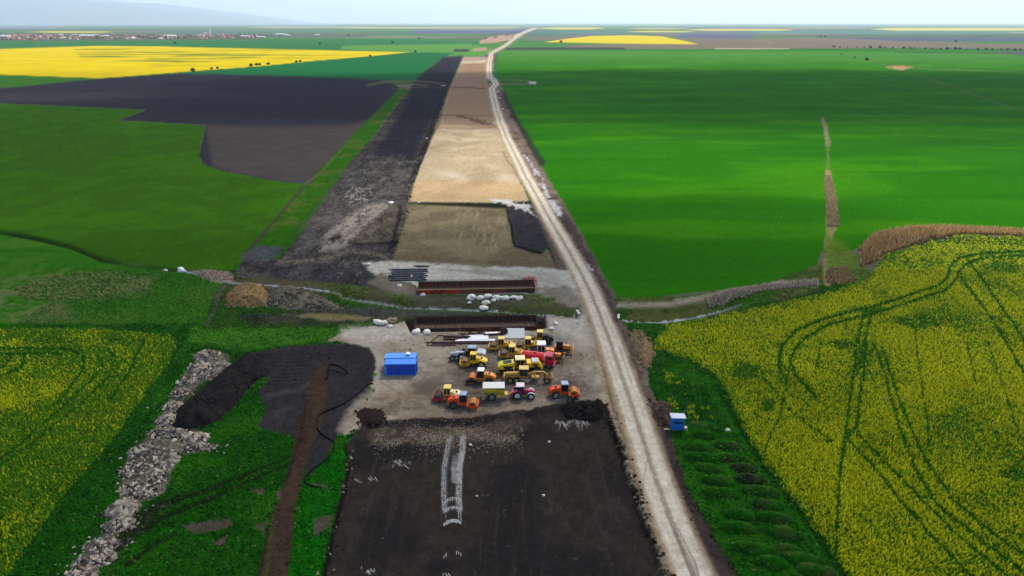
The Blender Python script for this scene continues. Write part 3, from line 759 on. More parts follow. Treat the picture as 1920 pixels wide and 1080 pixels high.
def gz(x, y):
    r, c, _, _ = at(np.array([x]), np.array([y]))
    return float(Zg[r, c][0])

# the wider plain beyond and behind the surveyed part
mb = bpy.data.meshes.new('ground')
R = 60000
mb.from_pydata([(-R, -R, -4), (R, -R, -4), (R, R, -4), (-R, R, -4)], [], [(0, 1, 2, 3)])
mb.materials.append(mat('distant_ground', (0.06, 0.13, 0.05), 0.95, var=0.3, scale=0.002, spec=0.1))
go = bpy.data.objects.new('ground', mb)
COL.objects.link(go)
tag(go, kind='structure')

# ------------------------------------------------------------------ heaps and mounds (each one a thing)
MOUNDS = []
def heap(name, label, cat, pts_px, height, c, c2, slope=2.0, rough=0.35, group=None, step=0.3, seed=1, world=None, lum=0.35):
    """a pile of earth on a traced footprint, risen from the ground with its own crumbly relief"""
    pts = world or [g(*p) for p in pts_px]
    xs = [p[0] for p in pts]; ys_ = [p[1] for p in pts]
    cx, cy = sum(xs) / len(xs), sum(ys_) / len(ys_)
    gx = np.arange(min(xs) - 1, max(xs) + 1, step); gy = np.arange(min(ys_) - 1, max(ys_) + 1, step)
    A, B = np.meshgrid(gx, gy)
    d = -sdist(A, B, pts) + 0.9 * fbm(A / 1.5, B / 1.5, seed, 3)
    prof = 1 - np.exp(-np.clip(d, 0, None) / slope)
    nz = fbm(A / 2.2, B / 2.2, seed + 5, 4) * 1.6 + fbm(A / 0.6, B / 0.6, seed + 9, 3) * 0.8
    Zh = height * prof * (1 + rough * nz) + np.clip(d, 0, 0.8) * rough * 0.5 * fbm(A / 0.5, B / 0.5, seed + 3, 2)
    Zh = np.where(d > -0.35, Zh, -1) + gz(cx, cy) * 0 - np.where(d < 0, 0.25, 0)
    r_, c_, _, _ = at(A.ravel(), B.ravel())
    Zh = Zh + np.minimum(Zg[r_, c_].reshape(A.shape), 0.4) * 0.6
    w = sstep(-0.12, 0.16, fbm(A / 1.8, B / 1.8, seed + 21, 4) + 0.5 * fbm(A / 0.5, B / 0.5, seed + 2, 2))[..., None]
    cc = lin(c) * (1 - w) + lin(c2) * w
    cc = cc * (1 + lum * 1.6 * fbm(A / 0.45, B / 0.45, seed + 33, 2))[..., None]
    cc = cc * 0.56
    n0, n1 = A.shape
    idx = np.arange(n0 * n1).reshape(n0, n1)
    q = np.stack([idx[:-1, :-1], idx[:-1, 1:], idx[1:, 1:], idx[1:, :-1]], -1).reshape(-1, 4)
    keep = (d.reshape(-1)[q] > -0.35).all(1)
    q = q[keep]
    used, inv = np.unique(q, return_inverse=True)
    co = np.stack([A - cx, B - cy, Zh], -1).reshape(-1, 3)[used]
    o = np_mesh(name, co, inv.reshape(-1, 4), np.clip(cc.reshape(-1, 3)[used], 0.002, 0.8), M_SOIL, True)
    o.location = (cx, cy, 0)
    tag(o, label, cat, group)
    MOUNDS.append((pts, height, slope, name))
    return o

def ell(px, py, rx, ry, rot=0.0, n=14):
    cx, cy = g(px, py)
    return [(cx + rx * math.cos(a) * math.cos(rot) - ry * math.sin(a) * math.sin(rot), cy + rx * math.cos(a) * math.sin(rot) + ry * math.sin(a) * math.cos(rot)) for a in [2 * math.pi * k / n for k in range(n)]]

heap('soil_heap', 'long black topsoil heap between the grey rubble piles and the dark scraped ground', 'soil heap',
     [(466, 662), (492, 668), (500, 700), (470, 725), (440, 760), (400, 795), (345, 808), (322, 798), (330, 770), (375, 735), (420, 695)], 2.3, (44, 40, 40), (52, 47, 45), 2.2, 0.22, seed=3)
heap('soil_heap', 'ochre soil heap with a dark grey tail beside the narrow stream left of the rebar', 'soil heap',
     [(428, 574), (424, 556), (440, 540), (462, 533), (490, 536), (505, 552), (500, 574), (460, 576)], 2.6, (164, 132, 82), (138, 116, 84), 2.5, 0.3, seed=5)
heap('soil_heap', 'grey and olive crumbly soil heap right behind the ochre heap by the stream', 'soil heap',
     [(498, 574), (500, 542), (540, 538), (580, 545), (610, 560), (640, 578), (600, 586), (540, 580)], 1.8, (128, 122, 100), (70, 66, 62), 2.5, 0.5, seed=7, lum=0.6)
heap('soil_heap', 'small dark crumbly soil heap at the left back corner of the black pad', 'soil heap',
     [(672, 792), (668, 776), (684, 764), (706, 766), (724, 776), (722, 790), (700, 796)], 0.55, (52, 44, 40), (66, 56, 48), 2.6, 1.2, seed=9)
heap('soil_heap', 'black soil heap in front of the right orange roller at the pad corner', 'soil heap',
     [(1052, 764), (1066, 752), (1100, 752), (1130, 756), (1138, 774), (1118, 784), (1084, 782), (1062, 776)], 0.8, (36, 33, 32), (46, 42, 40), 2.4, 0.4, seed=11)
heap('soil_heap', 'ochre and grey soil heap on the right edge of the dirt road beside the green', 'soil heap',
     [(1180, 640), (1186, 620), (1204, 622), (1222, 645), (1226, 668), (1216, 688), (1204, 692), (1192, 670)], 1.9, (150, 126, 88), (128, 112, 90), 1.6, 0.45, seed=13, lum=0.5)
heap('soil_heap', 'dark brown rubble heap between the dirt road and the small blue hut', 'soil heap',
     [(1222, 756), (1240, 750), (1262, 764), (1262, 782), (1254, 800), (1238, 800), (1226, 780)], 1.2, (72, 58, 50), (104, 88, 74), 1.2, 0.6, seed=15, lum=0.6)
# rubble piles, dumped one after the other
PILES = [(388, 668, 3.4, 2.4, 0.5), (408, 690, 3.4, 2.2, 0.6), (372, 690, 2.6, 2.0, 0.2), (392, 706, 2.6, 1.6, 0.5), (352, 715, 2.2, 1.8, 0), (338, 738, 2.2, 1.6, 0), (326, 762, 2.4, 1.6, 0.2), (316, 788, 2.6, 1.6, 0), (300, 812, 2.4, 1.5, 0.2),
         (330, 812, 2.2, 1.3, 0), (366, 820, 3.2, 1.3, 0), (372, 840, 3.4, 1.3, 0), (268, 846, 2.8, 1.6, 0.3), (312, 862, 2.4, 2.2, 0.9), (250, 880, 2.6, 1.8, 0), (295, 895, 2.2, 2.0, 0.9), (252, 915, 2.8, 1.7, 0.3), (276, 925, 2.0, 1.4, 0.2),
         (232, 955, 3.0, 1.9, 0.4), (222, 985, 2.6, 1.5, 0.3), (190, 1022, 3.0, 1.3, 0.1), (175, 1052, 3.4, 1.8, 0.2), (152, 1080, 2.6, 1.5, 0.2)]
PWORD = ['beige cracked rubble pile at the far end of the row beside bright grass', 'beige rubble pile right against the head of the black soil heap', 'knobbly beige rubble pile second in the row, against the green field edge', 'low beige rubble pile beside the green gap in the row',
         'grey rubble pile beside the upper flank of the black soil heap', 'small grey rubble pile touching the middle of the black soil heap', 'beige rubble pile touching the widest part of the black soil heap', 'pale rubble pile left of the lower end of the black heap',
         'grey flattened rubble pile below the pale one at the heap end', 'lumpy rubble pile in front of the black heap tip', 'long rubble pile lying crosswise below the black heap', 'dark grey rubble pile lying crosswise, the one that juts furthest right',
         'rounded rubble pile at the left where the row splits in two', 'steep beige rubble pile in the right arm of the split row', 'dark topped rubble pile in the left arm of the split row', 'beige rubble pile at the foot of the right arm',
         'rubble pile with white stones where both arms meet again', 'small stony rubble pile right of the white stones', 'tall beige rubble pile alone below the meeting of the arms', 'pale rubble pile under the tall one', 'dark grey low rubble pile near the bottom of the row', 'wide beige rubble pile next to last, near the photo bottom', 'beige rubble pile last in the row at the photo bottom']
for k, (px, py, rx, ry, rot) in enumerate(PILES):
    dark = k in (4, 5, 8, 11, 14, 20)
    heap('rubble_pile', PWORD[k], 'rubble pile', None, 0.7 if not dark else 0.6, (112, 103, 92) if not dark else (84, 78, 72), (178, 166, 146) if not dark else (128, 118, 106), 0.9, 1.5, 'rubble piles dumped in a row along the rape field', 0.2, 40 + k, ell(px, py, rx * .88, ry * 1.25, rot), 1.1)
HUM = [(1322, 818, 0), (1308, 842, 0), (1318, 860, 0), (1326, 880, 0), (1344, 904, 0), (1352, 926, 0), (1384, 966, 0), (1378, 990, 0), (1412, 1030, 0), (1446, 1056, 0), (1366, 838, 1), (1374, 862, 1), (1392, 880, 2), (1408, 900, 2), (1424, 922, 1), (1440, 948, 1),
       (1450, 972, 1), (1464, 1000, 1), (1476, 1034, 1), (1530, 1072, 1), (1500, 1050, 1), (1320, 795, 1)]
HW = ['nearest the hut, in the left column', 'second from the hut in the left column', 'third from the hut in the left column', 'fourth from the hut in the left column', 'with a brownish crown in the middle of the left column', 'below the brownish crowned one, left column', 'with a bare brown top, left column',
      'directly in front of the bare brown topped one', 'wide and brown flecked, last but one in the left column', 'last of the left column at the photo bottom', 'at the far end of the right column', 'with bare dark earth at its left side, right column', 'bare and dark grey brown, right column', 'half bare, just below the darkest one',
      'wide and green just below the half bare one', 'in the middle of the lower right column', 'grey topped, lower right column', 'small, beside the rape edge in the lower right column', 'brown topped near the end of the right column', 'last of the right column, closest to the photo bottom', 'between the columns near the photo bottom', 'flat with a brown spot, right of the hut']
for k, (px, py, t) in enumerate(HUM):
    c, c2 = [((30, 102, 14), (52, 96, 26)), ((34, 100, 18), (70, 92, 40)), ((64, 74, 40), (58, 56, 44))][t]
    heap('grassy_mound', ('dark bare' if t == 2 else 'green') + ' spoil mound ' + HW[k], 'mound', None, 1.5 if k != 21 else 0.5, c, c2, 1.0, 0.22, 'overgrown spoil mounds in two columns beside the road', 0.25, 100 + k, ell(px, py, 2.9 + 0.5 * ((k * 7) % 3 - 1), 1.35, 0.1 * ((k * 5) % 5 - 2)))

sx, sy, sz_, sr = [], [], [], []
for k, (px, py, rx, ry, rot) in enumerate(PILES):
    cx, cy = g(px, py)
    for j in range(320):
        a = RNG.uniform(0, 6.28); q = abs(RNG.normal(0, .62))
        sx.append(cx + rx * q * math.cos(a) * 1.05); sy.append(cy + ry * q * math.sin(a) * 1.35 - .1); sr.append(.05 + RNG.gamma(1.5, .055)); sz_.append(max(0, .7 * (1 - q * q) * .8))
RUB = (np.array(sx), np.array(sy), np.array(sz_), np.array(sr))

HC_ = []
for pts, h_, sl_, nm_ in MOUNDS:
    if nm_ != 'soil_heap': continue
    xs = [p[0] for p in pts]; ys_ = [p[1] for p in pts]
    ar = (max(xs) - min(xs)) * (max(ys_) - min(ys_))
    n_ = int(ar * 6)
    a_ = RNG.uniform(min(xs) - .6, max(xs) + .6, n_); b_ = RNG.uniform(min(ys_) - .6, max(ys_) + .6, n_)
    d_ = -sdist(a_, b_, pts)
    k_ = d_ > -0.5 + RNG.normal(0, .25, n_)
    HC_.append((a_[k_], b_[k_], np.maximum(h_ * (1 - np.exp(-np.clip(d_[k_], 0, None) / sl_)) - .1, -.03), np.full(k_.sum(), len(HC_))))
HCC = [(46, 42, 41), (150, 122, 80), (104, 98, 82), (56, 46, 40), (40, 36, 35), (136, 116, 86), (84, 70, 60)]

def mound_z(x, y):
    z = np.zeros_like(x)
    for pts, h, sl_, nm_ in MOUNDS:
        xs = [p[0] for p in pts]; ys_ = [p[1] for p in pts]
        k = (x > min(xs)) & (x < max(xs)) & (y > min(ys_)) & (y < max(ys_))
        if k.any():
            d = -sdist(x[k], y[k], pts)
            zz = h * (1 - np.exp(-np.clip(d, 0, None) / sl_)) * 0.95
            z[k] = np.maximum(z[k], zz) if nm_ == 'grassy_mound' else np.where(d > 0, -3.0, z[k])
    return z

# ------------------------------------------------------------------ vegetation and loose stuff (nobody could count these)
def scatter(x0, x1, y0, y1, step):
    gx = np.arange(x0, x1, step); gy = np.arange(y0, y1, step)
    A, B = np.meshgrid(gx, gy)
    A = A + RNG.uniform(-0.5, 0.5, A.shape) * step; B = B + RNG.uniform(-0.5, 0.5, B.shape) * step
    A, B = A.ravel(), B.ravel()
    px, py = to_px(A, B)
    k = (px > -330) & (px < 2250) & (py < 1300) & (py > 60)
    return A[k], B[k]

def tufts(name, x, y, z, h, r, cb, ct, lean=0.25, sides=4, label=None, cat=None):
    """many small leafy cones in one mesh; base and tip carry their own colour"""
    n = len(x)
    a0 = RNG.uniform(0, 6.28, n)
    V = np.zeros((n, sides + 1, 3)); Cc = np.zeros((n, sides + 1, 3))
    for k in range(sides):
        a = a0 + 2 * math.pi * k / sides
        rr = r * RNG.uniform(0.6, 1.3, n)
        V[:, k, 0] = x + rr * np.cos(a); V[:, k, 1] = y + rr * np.sin(a); V[:, k, 2] = z + h * RNG.uniform(-0.05, 0.2, n) * 0.5
        Cc[:, k] = cb
    V[:, sides, 0] = x + RNG.normal(0, 1, n) * lean * h; V[:, sides, 1] = y + RNG.normal(0, 1, n) * lean * h; V[:, sides, 2] = z + h
    Cc[:, sides] = ct
    b = (np.arange(n) * (sides + 1))[:, None]
    F = np.concatenate([b + np.array([[k, (k + 1) % sides, sides]]) for k in range(sides)], 1).reshape(-1, 3)
    o = np_mesh(name, V.reshape(-1, 3), F, np.clip(Cc.reshape(-1, 3), 0.002, 0.85), M_LEAF)
    tag(o, label, cat, kind='stuff')
    return o

def crop(name, x0, x1, label):
    parts = []
    for y0, y1, st in ((60, 125, 0.27), (125, 190, 0.36), (190, 300, 0.6)):
        xx, yy = scatter(x0, x1, y0, y1, st)
        parts.append((xx, yy, np.full(len(xx), st)))
    x = np.concatenate([p[0] for p in parts]); y = np.concatenate([p[1] for p in parts]); st = np.concatenate([p[2] for p in parts])
    r, c, px, py = at(x, y)
    k = ((zone[r, c] == RAPE) | (yel[r, c] > 0.25)) & (RNG.uniform(0, 1, len(x)) < stand[r, c])
    # drill rows run along the field
    row = 0.5 + 0.5 * np.sin((x - 0.10 * y) * 2 * math.pi / 1.15)
    k &= RNG.uniform(0, 1, len(x)) < 0.72 + 0.28 * row
    x, y, st, r, c = x[k], y[k], st[k], r[k], c[k]
    yl = np.clip(yel[r, c] + RNG.normal(0, 0.3, len(x)) + 0.5 * fbm(x / 1.1, y / 1.1, 5, 2), 0, 1)
    n = len(x)
    br = RNG.uniform(0.65, 1.3, n)[:, None]
    gcol = 0.64 * lin((66, 110, 8)) * br
    ycol = 0.72 * lin((206, 206, 14)) * RNG.uniform(0.8, 1.15, n)[:, None]
    w = sstep(0.1, 0.95, yl)[:, None]
    ct = gcol * 1.3 * (1 - w) + ycol * w
    cb = gcol * (1 - 0.42 * w) + ycol * 0.42 * w
    h = RNG.uniform(0.25, 0.7, n) * (0.8 + 0.3 * w[:, 0])
    return tufts(name, x, y, Zg[r, c], h, st * 0.72, cb, ct, 0.18, 4, label, 'rape crop')

crop('rapeseed_crop', -140, -20, 'mostly green rape crop with yellow flower heads left of the rubble row')
crop('rapeseed_crop', 15, 330, 'bright yellow flowering rape crop on the right with curved tractor ruts')

_n = len(RUB[0])
_c = np.where((RNG.uniform(0, 1, _n) < .42)[:, None], lin((78, 72, 66)), lin((192, 180, 160))) * RNG.uniform(.35, .85, _n)[:, None]
o = tufts('rubble_stones', RUB[0], RUB[1], RUB[2] - .12, RUB[3] * 1.5, RUB[3] * 1.25, _c, _c * 1.1, .35, 5, 'loose stones and clods strewn over the row of rubble piles', 'stones')
o.data.materials[0] = M_STONE
x, y, zz, hk = [np.concatenate([q[i] for q in HC_]) for i in range(4)]
n = len(x); sz = RNG.gamma(2.0, .05, n) + .04
_c = np.array([lin(q) for q in HCC])[hk.astype(int)] * RNG.uniform(.35, 1.0, n)[:, None]
o = tufts('heap_clods', x, y, zz, sz * 1.5, sz * 1.3, _c, _c * 1.1, .3, 5, 'crumbly clods lying all over the soil heaps', 'clods')
o.data.materials[0] = M_STONE
# grass tufts
x, y = scatter(-120, 130, 60, 190, 0.42)
r, c, px, py = at(x, y)
k = np.isin(zone[r, c], (VERGE, MEADOW)) & (RNG.uniform(0, 1, len(x)) < 0.8) & (col[r, c, 1] > col[r, c, 0] * 1.25)
x, y, r, c = x[k], y[k], r[k], c[k]
zz = Zg[r, c] + mound_z(x, y)
n = len(x)
cc = col[r, c] * (RNG.uniform(0.6, 1.25, n) * (1 + 0.5 * fbm(x / 2.5, y / 2.5, 71, 3)))[:, None]
pale = (RNG.uniform(0, 1, n) < 0.05)[:, None]
tip = np.where(pale, 0.6 * lin((120, 140, 60)), cc * 1.35)
tufts('grass', x, y, zz, RNG.uniform(0.12, 0.42, n) * np.where(zz > Zg[r, c] + 0.1, 0.55, 1.0), 0.26, cc * 0.85, tip, 0.4, 3, 'short green grass and weeds round the site', 'grass')

# reeds
def reeds(pts, dens, h, c, label, name='reeds'):
    w = [g(*p) for p in pts]
    xs = [p[0] for p in w]; ys_ = [p[1] for p in w]
    x, y = scatter(min(xs), max(xs), min(ys_), max(ys_), dens)
    if not len(x): return
    k = sdist(x, y, w) + 2.0 * fbm(x / 4, y / 4, 15, 3) < 0
    x, y = x[k], y[k]
    r, c_, _, _ = at(x, y)
    n = len(x)
    base = 0.78 * lin(c) * RNG.uniform(0.6, 1.15, n)[:, None]
    tufts(name, x, y, Zg[r, c_], h * RNG.uniform(0.6, 1.15, n), dens * 0.55, base * 0.8, base * 1.2, 0.18, 3, label, 'reeds')
reeds([(1614, 500), (1612, 468), (1635, 443), (1700, 428), (1800, 430), (1920, 440), (2100, 450), (2100, 462), (1920, 449), (1800, 446), (1740, 452), (1665, 474), (1640, 492)], 0.45, 1.9, (176, 140, 92), 'tall tan reeds in a curved belt between wheat and yellow rape')
reeds([(1320, 560), (1360, 548), (1430, 535), (1530, 527), (1530, 536), (1430, 546), (1370, 562), (1330, 572)], 0.4, 0.9, (168, 152, 132), 'pale grey dry reeds along the stream bank on the right')
reeds([(1545, 330), (1556, 328), (1572, 390), (1572, 425), (1552, 425)], 0.5, 0.9, (158, 136, 98), 'dry tan reeds in the narrow strip inside the wheat field')
reeds([(1546, 530), (1552, 505), (1585, 500), (1604, 524), (1570, 534)], 0.42, 0.9, (150, 126, 84), 'tan reed patch at the corner where strip and stream meet')
reeds([(20, 545), (80, 520), (160, 510), (280, 520), (280, 545), (160, 560), (60, 562)], 1.1, 0.7, (104, 116, 60), 'sparse pale dry stalks in the left meadow')
reeds([(362, 510), (400, 507), (440, 516), (440, 526), (395, 524)], 0.6, 0.9, (170, 148, 128), 'pale pinkish dry stalks beside the white sack by the stream')

# loose clods and stones on bare soil
x, y = scatter(-75, 60, 66, 290, 0.9)
r, c, px, py = at(x, y)
zz_ = zone[r, c]
edge = np.clip(Y[r, c] / 300, 0, 1)
k = np.isin(zz_, (PAD, TOPSOIL, YARD, SHOULDER)) & (RNG.uniform(0, 1, len(x)) < np.where(zz_ == PAD, 0.05, np.where(zz_ == YARD, 0.16, 0.35)) * (0.3 + 1.5 * np.clip(fbm(x / 5, y / 5, 88, 3) + 0.3, 0, 1)))
x, y, r, c = x[k], y[k], r[k], c[k]
n = len(x)
sz = RNG.gamma(2.0, 0.055, n) + 0.05
cc = col[r, c] * RNG.uniform(0.6, 1.7, n)[:, None]
o = tufts('soil_clods', x, y, Zg[r, c] - 0.02, sz * 1.2, sz * 1.1, cc * 0.9, cc * 1.1, 0.25, 5, 'loose clods and small stones on the bare soil', 'clods')
o.data.materials[0] = M_STONE
# chalk dust and chips
cs_v, cs_f = [], []
def streak(pts, w, gap, dash=0.5):
    P = [g(*p) for p in pts]
    for i in range(len(P) - 1):
        (xa, ya), (xb, yb) = P[i], P[i + 1]
        L = math.hypot(xb - xa, yb - ya); n_ = max(1, int(L / dash))
        nx, ny = -(yb - ya) / L, (xb - xa) / L
        for k in range(n_):
            if RNG.uniform() < gap: continue
            t0, t1 = k / n_, (k + RNG.uniform(.7, 1.1)) / n_
            q = []
            for t, sg in ((t0, -1), (t0, 1), (t1, 1), (t1, -1)):
                x = xa + (xb - xa) * t + nx * w * .5 * sg * RNG.uniform(.7, 1.2); y = ya + (yb - ya) * t + ny * w * .5 * sg * RNG.uniform(.7, 1.2)
                q.append((x, y, gz(x, y) + .05))
            b_ = len(cs_v); cs_v.extend(q); cs_f.append((b_, b_ + 1, b_ + 2, b_ + 3))
lft, rgt = CHALK
for o_ in (-3.5, -0.5, 2.5): streak([(x + o_, y) for x, y in lft[:6]], .14, .22)
for o_ in (-3.5, -0.8, 2.0, 4.8): streak([(x + o_, y) for x, y in rgt[:6]], .17, .15)
for o_ in (-2, 1, 4): streak([(x + o_, y) for x, y in rgt[1:4]], .26, .1)
for o_ in (-13, -10.5, -8, -5.5): streak([(x + o_, y) for x, y in rgt[2:4]], .12, .2)
streak(lft[5:], .12, .35); streak([(x - 2, y) for x, y in rgt[5:]], .14, .3); streak([(x + 2, y) for x, y in rgt[4:]], .12, .35)
for (yc, n_, w_) in ((930, 11, .12), (947, 13, .15), (971, 15, .2), (1030, 9, .13)):
    for k in range(n_):
        t = k / (n_ - 1)
        if yc > 1000 and .2 < t < .75: continue
        x = 833 + t * 30; y = yc + 6 * (2 * t - 1.15) ** 2 - 2
        streak([(x, y - 3), (x + (t - .5) * 3, y + 4)], w_, 0, 3)
for cx, cy, n_ in ((745, 862, 5), (752, 869, 5), (695, 1063, 9), (842, 1075, 4), (1062, 789, 10), (1085, 786, 12), (1046, 788, 8), (700, 893, 4)):
    for k in range(n_):
        x = cx + RNG.normal(0, 7); y = cy + RNG.normal(0, 3)
        streak([(x, y - 3), (x + RNG.normal(0, 2) + 2, y + 3)], .12, 0, 3)
co_ = np.array(cs_v)
o = np_mesh('chalk_marks', co_, np.array(cs_f), np.repeat(np.repeat(lin((214, 210, 202))[None] * .46, len(cs_f), 0) * RNG.uniform(.65, 1.05, (len(cs_f), 1)), 4, 0), M_STONE)
tag(o, 'pale chalky tyre marks and scuffs on the black soil pad', 'tyre marks', kind='stuff')
x = RNG.uniform(-24, 2, 5200); y = 103.5 + RNG.normal(0, 1.6, 5200) + 0.03 * (x + 10) + 1.5 * (RNG.uniform(0, 1, 5200) < .35) * RNG.normal(0, 2, 5200)
k = (fbm(x / 3, y / 1.5, 141, 3) + RNG.normal(0, .12, len(x))) > -.02
x, y = x[k], y[k]; r, c, _, _ = at(x, y); n = len(x)
cc = lin((178, 164, 138)) * RNG.uniform(.3, .62, n)[:, None]; sz = RNG.uniform(.04, .13, n)
o = tufts('pale_chips', x, y, Zg[r, c] - .01, sz, sz, cc, cc * 1.1, .2, 4, 'pale chips and crumbs strewn across the back of the black pad', 'stones')
o.data.materials[0] = M_STONE
# ragged clods along the rim of the black pad
xs_, ys2, zs2, cs2 = [], [], [], []
for pts in ([(1120, 752), (1140, 772), (1154, 812), (1172, 862), (1196, 925), (1222, 1003), (1252, 1085), (1285, 1170)], [(650, 835), (655, 865), (640, 925), (622, 1000), (606, 1085)], [(672, 792), (652, 832)],
            [(1245, 760), (1262, 800)], [(775, 350), (757, 420), (738, 480)], [(842, 165), (812, 240), (780, 330)]):
    w = [g(*p) for p in pts]
    for i in range(len(w) - 1):
        L = math.dist(w[i], w[i + 1])
        for j in range(int(L * 5)):
            t = RNG.uniform()
            xs_.append(w[i][0] + t * (w[i + 1][0] - w[i][0]) + RNG.normal(0, 0.55)); ys2.append(w[i][1] + t * (w[i + 1][1] - w[i][1]) + RNG.normal(0, 0.55))
x, y = np.array(xs_), np.array(ys2)
r, c, _, _ = at(x, y)
n = len(x)
sz = RNG.gamma(2.5, 0.045, n) + 0.04
cc = np.where((RNG.uniform(0, 1, n) < 0.12)[:, None], 0.56 * lin((140, 126, 104)), 0.56 * lin((46, 38, 34))) * RNG.uniform(0.6, 1.5, n)[:, None]
o = tufts('soil_clods', x, y, Zg[r, c] - 0.04, sz * 1.1, sz * 1.2, cc, cc * 1.15, 0.25, 5, 'dark ragged clods along the rims of the scraped strips', 'clods')
o.data.materials[0] = M_STONE

# ------------------------------------------------------------------ machines and site things
class MB:
    """collects shapes and links them as ONE mesh object"""
    def __init__(self): self.v, self.f = [], []
    def add(self, vs, fs):
        b = len(self.v); self.v += [tuple(x) for x in vs]; self.f += [tuple(i + b for i in q) for q in fs]; return self
    def box(self, x0, x1, y0, y1, z0, z1):
        return self.add([(x0, y0, z0), (x1, y0, z0), (x1, y1, z0), (x0, y1, z0), (x0, y0, z1), (x1, y0, z1), (x1, y1, z1), (x0, y1, z1)],
                        [(3, 2, 1, 0), (4, 5, 6, 7), (0, 1, 5, 4), (1, 2, 6, 5), (2, 3, 7, 6), (3, 0, 4, 7)])
    def prism(self, prof, y0, y1, top=0.0):
        """profile in x,z swept across y; top pulls the upper points inwards"""
        n = len(prof); zs = [p[1] for p in prof]; zm, zM = min(zs), max(zs)
        ins = lambda z: top * (z - zm) / (zM - zm + 1e-6)
        vs = [(x, y0 + ins(z), z) for x, z in prof] + [(x, y1 - ins(z), z) for x, z in prof]
        return self.add(vs, [tuple(range(n)), tuple(range(2 * n - 1, n - 1, -1))] + [(i + n, (i + 1) % n + n, (i + 1) % n, i) for i in range(n)])
    def xprism(self, prof, x0, x1):
        n = len(prof)
        vs = [(x0, y, z) for y, z in prof] + [(x1, y, z) for y, z in prof]
        return self.add(vs, [tuple(range(n - 1, -1, -1)), tuple(range(n, 2 * n))] + [(i, (i + 1) % n, (i + 1) % n + n, i + n) for i in range(n)])
    def cyl(self, c, r, w, ax='y', n=20, r2=None, a0=0.0, bulge=0.0):
        """closed cylinder of width w centred on c"""
        r2 = r if r2 is None else r2
        rings = [(-w / 2, r * (1 - bulge)), (-w / 2 * 0.7, r), (w / 2 * 0.7, r2), (w / 2, r2 * (1 - bulge))] if bulge else [(-w / 2, r), (w / 2, r2)]
        vs = []
        for o, rr in rings:
            for k in range(n):
                a = a0 + 2 * math.pi * k / n
                p, q = rr * math.cos(a), rr * math.sin(a)
                vs.append({'y': (c[0] + p, c[1] + o, c[2] + q), 'x': (c[0] + o, c[1] + p, c[2] + q), 'z': (c[0] + p, c[1] + q, c[2] + o)}[ax])
        m = len(rings)
        fs = [(j * n + k, j * n + (k + 1) % n, (j + 1) * n + (k + 1) % n, (j + 1) * n + k) for j in range(m - 1) for k in range(n)]
        fs += [tuple(range(n - 1, -1, -1)), tuple(range((m - 1) * n, m * n))]
        return self.add(vs, fs)
    def tube(self, pts, r, n=8):
        pts = [Vector(p) for p in pts]
        vs = []
        for i, p in enumerate(pts):
            d = (pts[min(i + 1, len(pts) - 1)] - pts[max(i - 1, 0)]).normalized()
            u = d.cross(Vector((0, 0, 1)))
            u = u.normalized() if u.length > 1e-3 else Vector((1, 0, 0))
            w = d.cross(u)
            for k in range(n):
                a = 2 * math.pi * k / n
                vs.append(p + r * (math.cos(a) * u + math.sin(a) * w))
        fs = [(i * n + k, i * n + (k + 1) % n, (i + 1) * n + (k + 1) % n, (i + 1) * n + k) for i in range(len(pts) - 1) for k in range(n)]
        fs += [tuple(range(n)), tuple(range((len(pts) - 1) * n, len(pts) * n))]
        return self.add(vs, fs)
    def bar(self, a, b, r=0.05): return self.tube([a, b], r, 4)
    def build(self, name, m, parent=None, bevel=0.0, smooth=False):
        me = bpy.data.meshes.new(name)
        me.from_pydata(self.v, [], self.f)
        import bmesh
        bm = bmesh.new(); bm.from_mesh(me)
        bmesh.ops.recalc_face_normals(bm, faces=bm.faces[:])
        if bevel:
            bmesh.ops.bevel(bm, geom=bm.edges[:], offset=bevel, segments=2, affect='EDGES', clamp_overlap=True)
        bm.to_mesh(me); bm.free()
        if smooth:
            me.polygons.foreach_set('use_smooth', np.ones(len(me.polygons), dtype=bool))
            me.update()
            try: me.set_sharp_from_angle(angle=math.radians(40))
            except Exception: pass
        me.materials.append(m)
        o = bpy.data.objects.new(name, me)
        COL.objects.link(o)
        if parent: o.parent = parent
        return o

def thing(name, label, cat, px, py, heading=0.0, group=None, dz=0.0):
    o = bpy.data.objects.new(name, None)
    COL.objects.link(o)
    x, y = g(px, py)
    o.location = (x, y, gz(x, y) + dz)
    o.rotation_euler = (0, 0, math.radians(heading))
    o.empty_display_size = 0.5
    return tag(o, label, cat, group)

